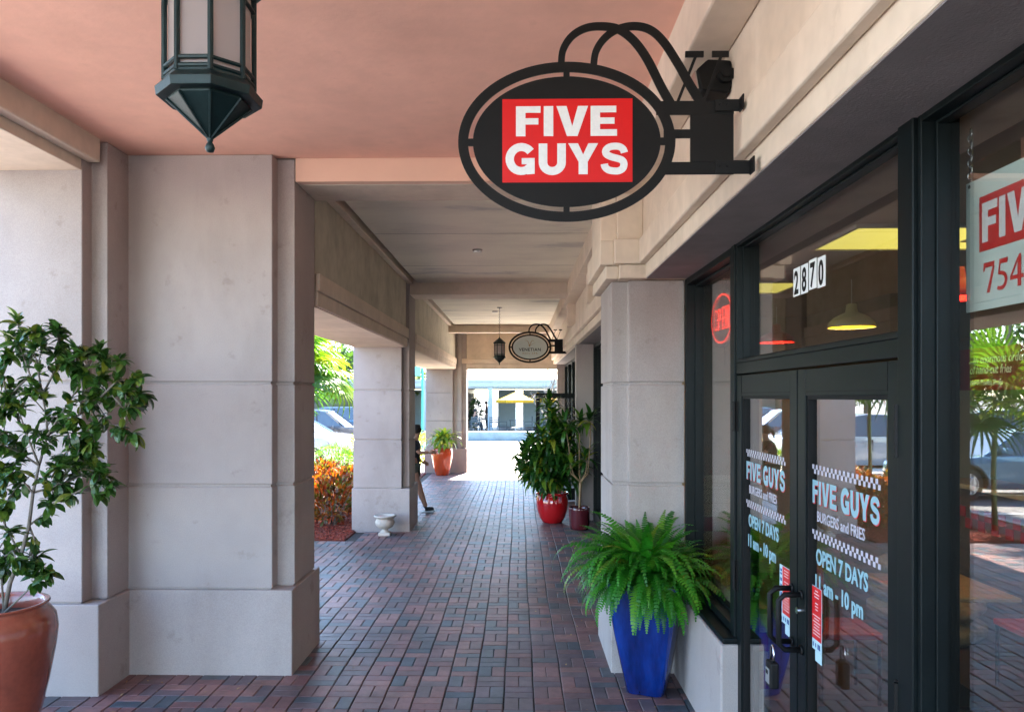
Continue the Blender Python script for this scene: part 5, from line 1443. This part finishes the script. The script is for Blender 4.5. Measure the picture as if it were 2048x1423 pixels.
def car(label, loc, rz, paint, kind='suv', group='cars parked outside the arcade'):
    """nose towards local +X, right side at local -Y"""
    t = thing('parked_car', label, 'car', loc, rz, group)
    suv = kind == 'suv'
    H = 1.68 if suv else 1.45; belt = 1.02 if suv else .92; L2 = 2.3; W2 = .92
    fx_, rx_ = 1.42, -1.32; ra = .405
    def arch(cx): return [(cx + ra*math.cos(a), .34 + ra*math.sin(a)) for a in np.linspace(PI - .12, .12, 11)]
    bot = [(-2.22, .34), (-2.10, .26)] + [(rx_ - ra, .26)] + arch(rx_) + [(rx_ + ra, .24), (fx_ - ra, .24)] + arch(fx_) + [(fx_ + ra, .26), (2.16, .28), (2.27, .38)]
    top = [(2.30, .55), (2.28, .78), (2.20, .92), (1.85, 1.01), (1.05, belt + .06), (.9, belt + .05), (-1.95, belt + .03), (-2.22, belt - .02), (-2.30, .80), (-2.28, .5)] if suv else \
          [(2.30, .50), (2.26, .68), (2.1, .78), (1.6, .88), (.95, belt + .03), (-1.5, belt + .05), (-2.1, belt + .02), (-2.28, belt - .06), (-2.32, .62), (-2.28, .45)]
    outl = bot + top
    def w_at(x, z):
        q = W2 * (1 - .10 * max(0, abs(x) - 1.5) ** 2 / .64 * 1.0)
        return q - max(0, z - .75) ** 2 * .22 - max(0, .45 - z) * .18
    b = MB(); n = len(outl)
    b.add([(x, -w_at(x, z), z) for x, z in outl] + [(x, w_at(x, z), z) for x, z in outl], [tuple(range(n)), tuple(range(2*n - 1, n - 1, -1))] + [(i, n + i, n + (i+1) % n, (i+1) % n) for i in range(n)])
    body = b.build('body', paint, t, smooth='auto', bevel=.025, seg=3)
    gl = [(1.05, belt + .05), (.35, H - .06), (-.0, H), (-1.5, H - .02), (-2.02, H - .16), (-2.16, belt + .02)] if suv else [(1.0, belt + .02), (.25, H - .04), (-.1, H), (-.9, H - .03), (-1.75, belt + .06), (-1.75, belt + .02)]
    b = MB(); m_ = len(gl)
    wz = lambda z: (W2 - .07) - (z - belt) * .34
    b.add([(x, -wz(z), z) for x, z in gl] + [(x, wz(z), z) for x, z in gl], [tuple(range(m_ - 1, -1, -1)), tuple(range(m_, 2*m_))] + [(i, (i+1) % m_, m_ + (i+1) % m_, m_ + i) for i in range(m_)])
    b.build('window_band', CARGLASS, t, bevel=.02)
    b = MB()       # roof skin and pillars
    rr = gl[1:-1]
    for i in range(len(rr) - 1):
        (x0, z0), (x1, z1) = rr[i], rr[i+1]
        b.add([(x0, -wz(z0) - .004, z0 - .03), (x0, -wz(z0) + .06, z0 + .018), (x0, wz(z0) - .06, z0 + .018), (x0, wz(z0) + .004, z0 - .03), (x1, -wz(z1) - .004, z1 - .03), (x1, -wz(z1) + .06, z1 + .018), (x1, wz(z1) - .06, z1 + .018), (x1, wz(z1) + .004, z1 - .03)],
              [(0, 1, 5, 4), (1, 2, 6, 5), (2, 3, 7, 6)])
    for s_ in (-1, 1):
        for (xa, za), (xb, zb_) in (((gl[0][0], gl[0][1]), (gl[1][0], gl[1][1])), ((gl[-1][0], gl[-1][1]), (gl[-2][0], gl[-2][1]))):
            b.tube([(xa, s_*(wz(za) + .0), za), (xb, s_*(wz(zb_) - .01), zb_)], [.045, .035], 6)
    b.build('roof', paint, t)
    b = MB()
    for s_ in (-1, 1):
        for xx in (-.02, -.98 if suv else -.85): b.tube([(xx + .06, s_*(wz(belt) + .003), belt + .03), (xx, s_*(wz(H) + .01), H - .06)], .028, 6)
        b.tube([(.55, s_*(W2 - .12), .30), (-.5, s_*(W2 - .12), .30)], .05, 6)
    for cx in (fx_, rx_):
        for s_ in (-1, 1):
            pts = [(cx + (ra+.02)*math.cos(a), s_*(w_at(cx, .4) + .0), .34 + (ra+.02)*math.sin(a)) for a in np.linspace(PI, 0, 13)]
            b.tube(pts, .028, 6)
    b.box(2.10, 2.315, -.62, .62, .42, .60); b.box(1.9, 2.285, -.78, .78, .24, .36); b.box(-2.30, -1.9, -.80, .80, .26, .40)
    for cx in (fx_, rx_): b.tube([(cx, -.55, .34), (cx, .55, .34)], ra - .02, 20)
    b.build('trim', PLAS, t)
    for s_ in (-1, 1):
        b = MB(); y = s_ * .70
        b.add([(2.27, y + s_*.02, .70), (2.29, s_*.42, .74), (2.27, s_*.42, .82), (2.20, y, .86), (1.95, s_*(w_at(1.95, .86) + .006), .90), (2.0, s_*(w_at(2.0, .8) + .006), .80), (2.14, s_*(w_at(2.14, .74) + .008), .72)], [(0, 1, 2, 3, 4, 5, 6) if s_ > 0 else (6, 5, 4, 3, 2, 1, 0)])
        b.build('headlight', LAMPG, t)
        b = MB(); b.box(-2.325, -2.22, s_*.50, s_*.84, .78, .95); b.build('tail_light', TAILR, t, bevel=.015)
        b = MB(); b.prism([(.72, 1.0), (.60, .99), (.58, 1.10), (.70, 1.13)], s_*(W2 - .02), s_*(W2 + .17), lambda p, h: (p[0], h, p[1])); b.build('mirror', paint, t, bevel=.02)
        b = MB()
        for xx in (.05, -.9): b.box(xx, xx + .16, s_*(W2 - .03), s_*(W2 + .012), .88, .905)
        b.build('door_handle', paint, t)
        for cx in (fx_, rx_):
            w = place(WT, 'wheel', Matrix.Translation((cx, s_*.80, .352)) @ (Matrix.Identity(4) if s_ < 0 else Matrix.Rotation(PI, 4, 'Z')), t)
            place(WR, 'rim', Matrix.Identity(4), w); place(WH, 'hub_disc', Matrix.Identity(4), w)
    b = MB()
    for s_ in (-1, 1):
        for xx in (.88, -.06, -1.0): b.box(xx, xx + .006, s_*(W2 - .05), s_*(W2 + .002), .40, .98)
    b.build('door_gap', RUBBER, t)
    return t
PW = mat('white_car_paint', (.30, .33, .36), rough=.18, var=.02, coat=1)
PB = mat('grey_blue_car_paint', (.06, .16, .26), rough=.2, var=.04, coat=1, metallic=.4)
PS = mat('silver_car_paint', (.42, .44, .46), rough=.22, var=.03, coat=1, metallic=.5)
PK = mat('dark_car_paint', (.03, .035, .05), rough=.2, var=.03, coat=1)
PR = mat('red_car_paint', (.35, .02, .02), rough=.2, var=.03, coat=1)
GZ = -.16
car('white sports utility car parked nose-in, front wheel showing past the near pier', (-7.45, 22.9, GZ), 0, PW)
car('blue-grey saloon parked nose-in before the white car, seen mirrored in the big window', (-8.2, 17.2, GZ), 0, PB, 'sedan')
car('silver saloon parked behind the white car', (-7.6, 26.4, GZ), 0, PS, 'sedan')
car('dark car parked two places beyond the white car', (-7.6, 29.6, GZ), 0, PK)
car('white saloon parked nearest the camera outside', (-8.4, 12.0, GZ), 0, PW, 'sedan')
car('white car in the far row of the car park', (-16.5, 30.0, GZ), PI, PW, 'suv')
car('dark saloon in the far row of the car park', (-16.5, 26.5, GZ), PI, PK, 'sedan')
car('red saloon in the far row of the car park', (-16.5, 20.5, GZ), PI, PR, 'sedan')
car('silver car in the far row of the car park', (-16.8, 16.5, GZ), PI, PS, 'suv')
car('blue-grey car parked far down beyond the second pier', (-8.0, 38, GZ), 0, PB)
car('white saloon parked far down beside the blue-grey car', (-9.0, 34.5, GZ), 0, PW, 'sedan')

# ------------------------------------------------------------------ courtyard beyond the walk
cb = thing('cafe_building', 'low pale building with a colonnade and glass front across the courtyard', 'building', (0, 44, 0))
PALE = mat('pale_render', (.30, .37, .40), rough=.8, var=.05)
def cpart(name, m, boxes, parent=None, **k):
    b = MB()
    for q in boxes: b.box(*q)
    return b.build(name, m, parent or cb, **k)
cpart('roof', PALE, [(-16, 14, 0, 9, 2.52, 2.62), (-16, 14, -.15, 9, 2.622, 2.98), (-16, 14, -.25, -.152, 2.90, 3.02)])
for x in (-9.2, -5.4, -1.62, 2.4, 6.2): cpart('column', PALE, [(x - .13, x + .13, 0, .26, 0, 2.519)])
cpart('wall', PALE, [(-16, -4.3, 8.5, 9, 0, 2.5), (.3, 14, 8.6, 9.0, 0, 2.5), (-1.4, -.2, 8.6, 9, 0, 2.5)])
for i in range(7):
    y = .6 + i * 1.12
    w = cpart('window', FRAME, [(-3.05, -2.95, y, y + .1, 0, 2.5), (-3.04, -2.96, y + .1, y + 1.12, 2.25, 2.5), (-3.04, -2.96, y + .1, y + 1.12, 0, .15)])
    cpart('pane', GLASS_FAR, [(-3.01, -3.0, y + .1, y + 1.12, .15, 2.25)], parent=w)
cpart('side_wall', PALE, [(-4.3, -4.2, .5, 8.5, 0, 2.5)])
# taller blocks either side, and the wing that continues the shops
k = MB(); k.box(1.3, 12, 21.4, 21.8, 0, 3.6); o = k.build('garden_wall', PALE); tag(o, 'pale wall at the right end of the walk beyond the last shop', 'wall')
k = MB(); k.box(-14, 12, 35.4, 36.0, 0, .42); o = k.build('low_wall', mat('blue_grey_stone', (.07, .13, .17), rough=.6, vscale=4, var=.2), bevel=.02); tag(o, 'low blue-grey wall across the courtyard before the cafe', 'wall')
# bare tree
def bare_tree(loc, h):
    t = thing('bare_tree', 'leafless spreading tree behind the yellow umbrellas', 'tree', loc)
    k = MB(); tw = MB()
    def br(p, d, L, r, lv):
        e = p + d * L
        mid = p.lerp(e, .5) + rnd_dir() * L * .06
        (k if lv < 2 else tw).tube([p, mid, e], [r, r*.85, r*.65], 6 if lv < 2 else 4)
        if lv >= 6: return
        for _ in range(3 if lv in (0, 2) else 2):
            br(e if random.random() < .7 else mid, (d + rnd_dir() * .75 + Vector((0, 0, .10))).normalized(), L * random.uniform(.62, .82), r * .62, lv + 1)
    br(Vector((0, 0, -.1)), Vector((0, 0, 1)), h * .26, .16, 0)
    k.build('trunk', BARK, t, smooth=True); tw.build('twigs', BARK, t)
bare_tree((1.6, 41.0, 0), 5.2)
YEL = rndmat('yellow_canvas', [(0, (.42, .24, .002)), (1, (.46, .27, .003))], rough=.8, src='obj', sub=.15, var=.05)
def umbrella(label, x, y, s=1):
    t = thing('parasol', label, 'umbrella', (x, y, 0), .3, 'yellow cafe umbrellas in the courtyard')
    k = MB(); k.lathe([(0, 2.32), (.5, 2.12), (1.15*s, 1.84), (1.17*s, 1.70), (1.16*s, 1.69), (1.13*s, 1.83), (.5, 2.09), (0, 2.27)], n=8); k.build('canopy', YEL, t)
    k = MB(); k.tube([(0, 0, 0), (0, 0, 2.36)], .025, 8); k.build('pole', WHITE, t)
    k = MB(); k.lathe([(0, 0), (.28, 0), (.28, .06), (.06, .10)], n=18); k.build('base', PLAS, t)
umbrella('yellow cafe umbrella in the middle of the far opening', -.15, 43.2); umbrella('yellow cafe umbrella behind the dracaena, seen through the glass door', 2.4, 43.4); umbrella('yellow cafe umbrella further back on the patio', 1.2, 47.5)
CHM = mat('grey_chair', (.05, .07, .08), rough=.5)
def chair(label, x, y, rz):
    t = thing('cafe_chair', label, 'chair', (x, y, 0), rz, 'grey cafe chairs on the patio')
    k = MB(); k.box(-.22, .22, -.22, .22, .43, .46); k.build('seat', CHM, t)
    k = MB()
    for z in (.62, .74, .86): k.box(-.22, .22, .20, .225, z, z + .07)
    k.build('backrest', CHM, t)
    for sx_ in (-1, 1):
        k = MB(); k.box(sx_*.22 - .015, sx_*.22 + .015, -.22, -.19, 0, .64); k.build('leg', CHM, t)
        k = MB(); k.box(sx_*.22 - .015, sx_*.22 + .015, .19, .229, 0, .95); k.build('leg', CHM, t)
        k = MB(); k.box(sx_*.22 - .02, sx_*.22 + .02, -.22, .2, .64, .665); k.build('armrest', CHM, t)
def table(label, x, y):
    t = thing('cafe_table', label, 'table', (x, y, 0), 0, 'grey cafe tables on the patio')
    k = MB(); k.box(-.36, .36, -.36, .36, .71, .74); k.build('table_top', CHM, t)
    for a, b_ in ((-1, -1), (1, -1), (1, 1), (-1, 1)):
        k = MB(); k.box(a*.3 - .02, a*.3 + .02, b_*.3 - .02, b_*.3 + .02, 0, .71); k.build('leg', CHM, t)
table('cafe table under the first yellow umbrella', -.15, 42.6); table('cafe table left, under the colonnade', -2.0, 45.6); table('cafe table under the second yellow umbrella', 2.4, 42.9)
chair('cafe chair left of the table under the first umbrella', -.85, 42.5, PI/2); chair('cafe chair right of the table under the first umbrella', .55, 42.6, -PI/2)
chair('cafe chair in front of the column', -1.35, 42.0, PI); chair('cafe chair with its back to us left of the column', -2.35, 42.3, PI); chair('cafe chair behind the left table', -2.0, 46.3, 0)
chair('cafe chair left of the table by the dracaena', 1.6, 42.9, PI/2)
# seated and standing guests
def guest(label, loc, rz, seated, shirt, trousers):
    t = thing('person', label, 'person', loc, rz)
    z0 = .50 if seated else .92
    kn = ((.42, -.1, .50), (.42, .1, .50)) if seated else ((.03, -.1, .48), (-.02, .1, .48))
    an = ((.45, -.1, .08), (.45, .1, .08)) if seated else ((.0, -.1, .07), (-.05, .1, .07))
    j = {'p': ((0, 0, z0), (.14, .16)), 's': ((0, 0, z0+.2), (.12, .14)), 'c': ((.02, 0, z0+.42), (.12, .16)), 'n': ((.03, 0, z0+.58), (.05, .05)), 'h': ((.06, 0, z0+.72), (.09, .08)), 't': ((.05, 0, z0+.80), (.06, .06)),
         'k0': (kn[0], (.065, .065)), 'a0': (an[0], (.04, .04)), 'f0': ((an[0][0]+.14, an[0][1], .04), (.035, .04)), 'k1': (kn[1], (.065, .065)), 'a1': (an[1], (.04, .04)), 'f1': ((an[1][0]+.14, an[1][1], .04), (.035, .04)),
         'e0': ((.08, -.26, z0+.22), (.04, .04)), 'w0': ((.30, -.18, z0+.22), (.03, .03)), 'e1': ((.08, .26, z0+.22), (.04, .04)), 'w1': ((.30, .18, z0+.2), (.03, .03)), 's0': ((.02, -.2, z0+.44), (.055, .055)), 's1': ((.02, .2, z0+.44), (.055, .055))}
    skin('body', j, [('p','s'),('s','c'),('c','n'),('n','h'),('h','t'),('p','k0'),('k0','a0'),('a0','f0'),('p','k1'),('k1','a1'),('a1','f1'),('c','s0'),('s0','e0'),('e0','w0'),('c','s1'),('s1','e1'),('e1','w1')], SKIN, t, 1)
    q = lambda n_, f=1.15: (j[n_][0], tuple(r*f for r in j[n_][1]))
    skin('shirt', {'p': q('p'), 's': q('s'), 'c': q('c'), 's0': q('s0', 1.3), 'e0': q('e0', 1.3), 's1': q('s1', 1.3), 'e1': q('e1', 1.3)}, [('p','s'),('s','c'),('c','s0'),('s0','e0'),('c','s1'),('s1','e1')], shirt, t, 1)
    skin('trousers', {'p': q('p', 1.1), 'k0': q('k0', 1.25), 'a0': q('a0', 1.3), 'k1': q('k1', 1.25), 'a1': q('a1', 1.3)}, [('p','k0'),('k0','a0'),('p','k1'),('k1','a1')], trousers, t, 1)
    k = MB(); k.lathe([(0, .1), (.06, .09), (.095, .05), (.10, -.02), (.08, -.07)], (.045, 0, z0+.74), 14); k.build('hair', PLAS, t, smooth=True)
guest('person in dark clothes seated by the glass front of the cafe', (-2.55, 44.6, 0), PI*.1, True, TOP, PK)
guest('person standing behind the cafe table under the colonnade', (-1.95, 47.6, 0), PI, False, TOP, PK)
chair('cafe chair carrying the seated person by the glass', -2.6, 44.65, -PI/2)
c = px(1010, 840, Y=44)
leafy_mound('patio_shrub', 'dark green tub plant left of the colonnade column', 'bush', (-2.55, 46.0, 0), .35, .35, 1.9, DG, 700, .16, up=.3)
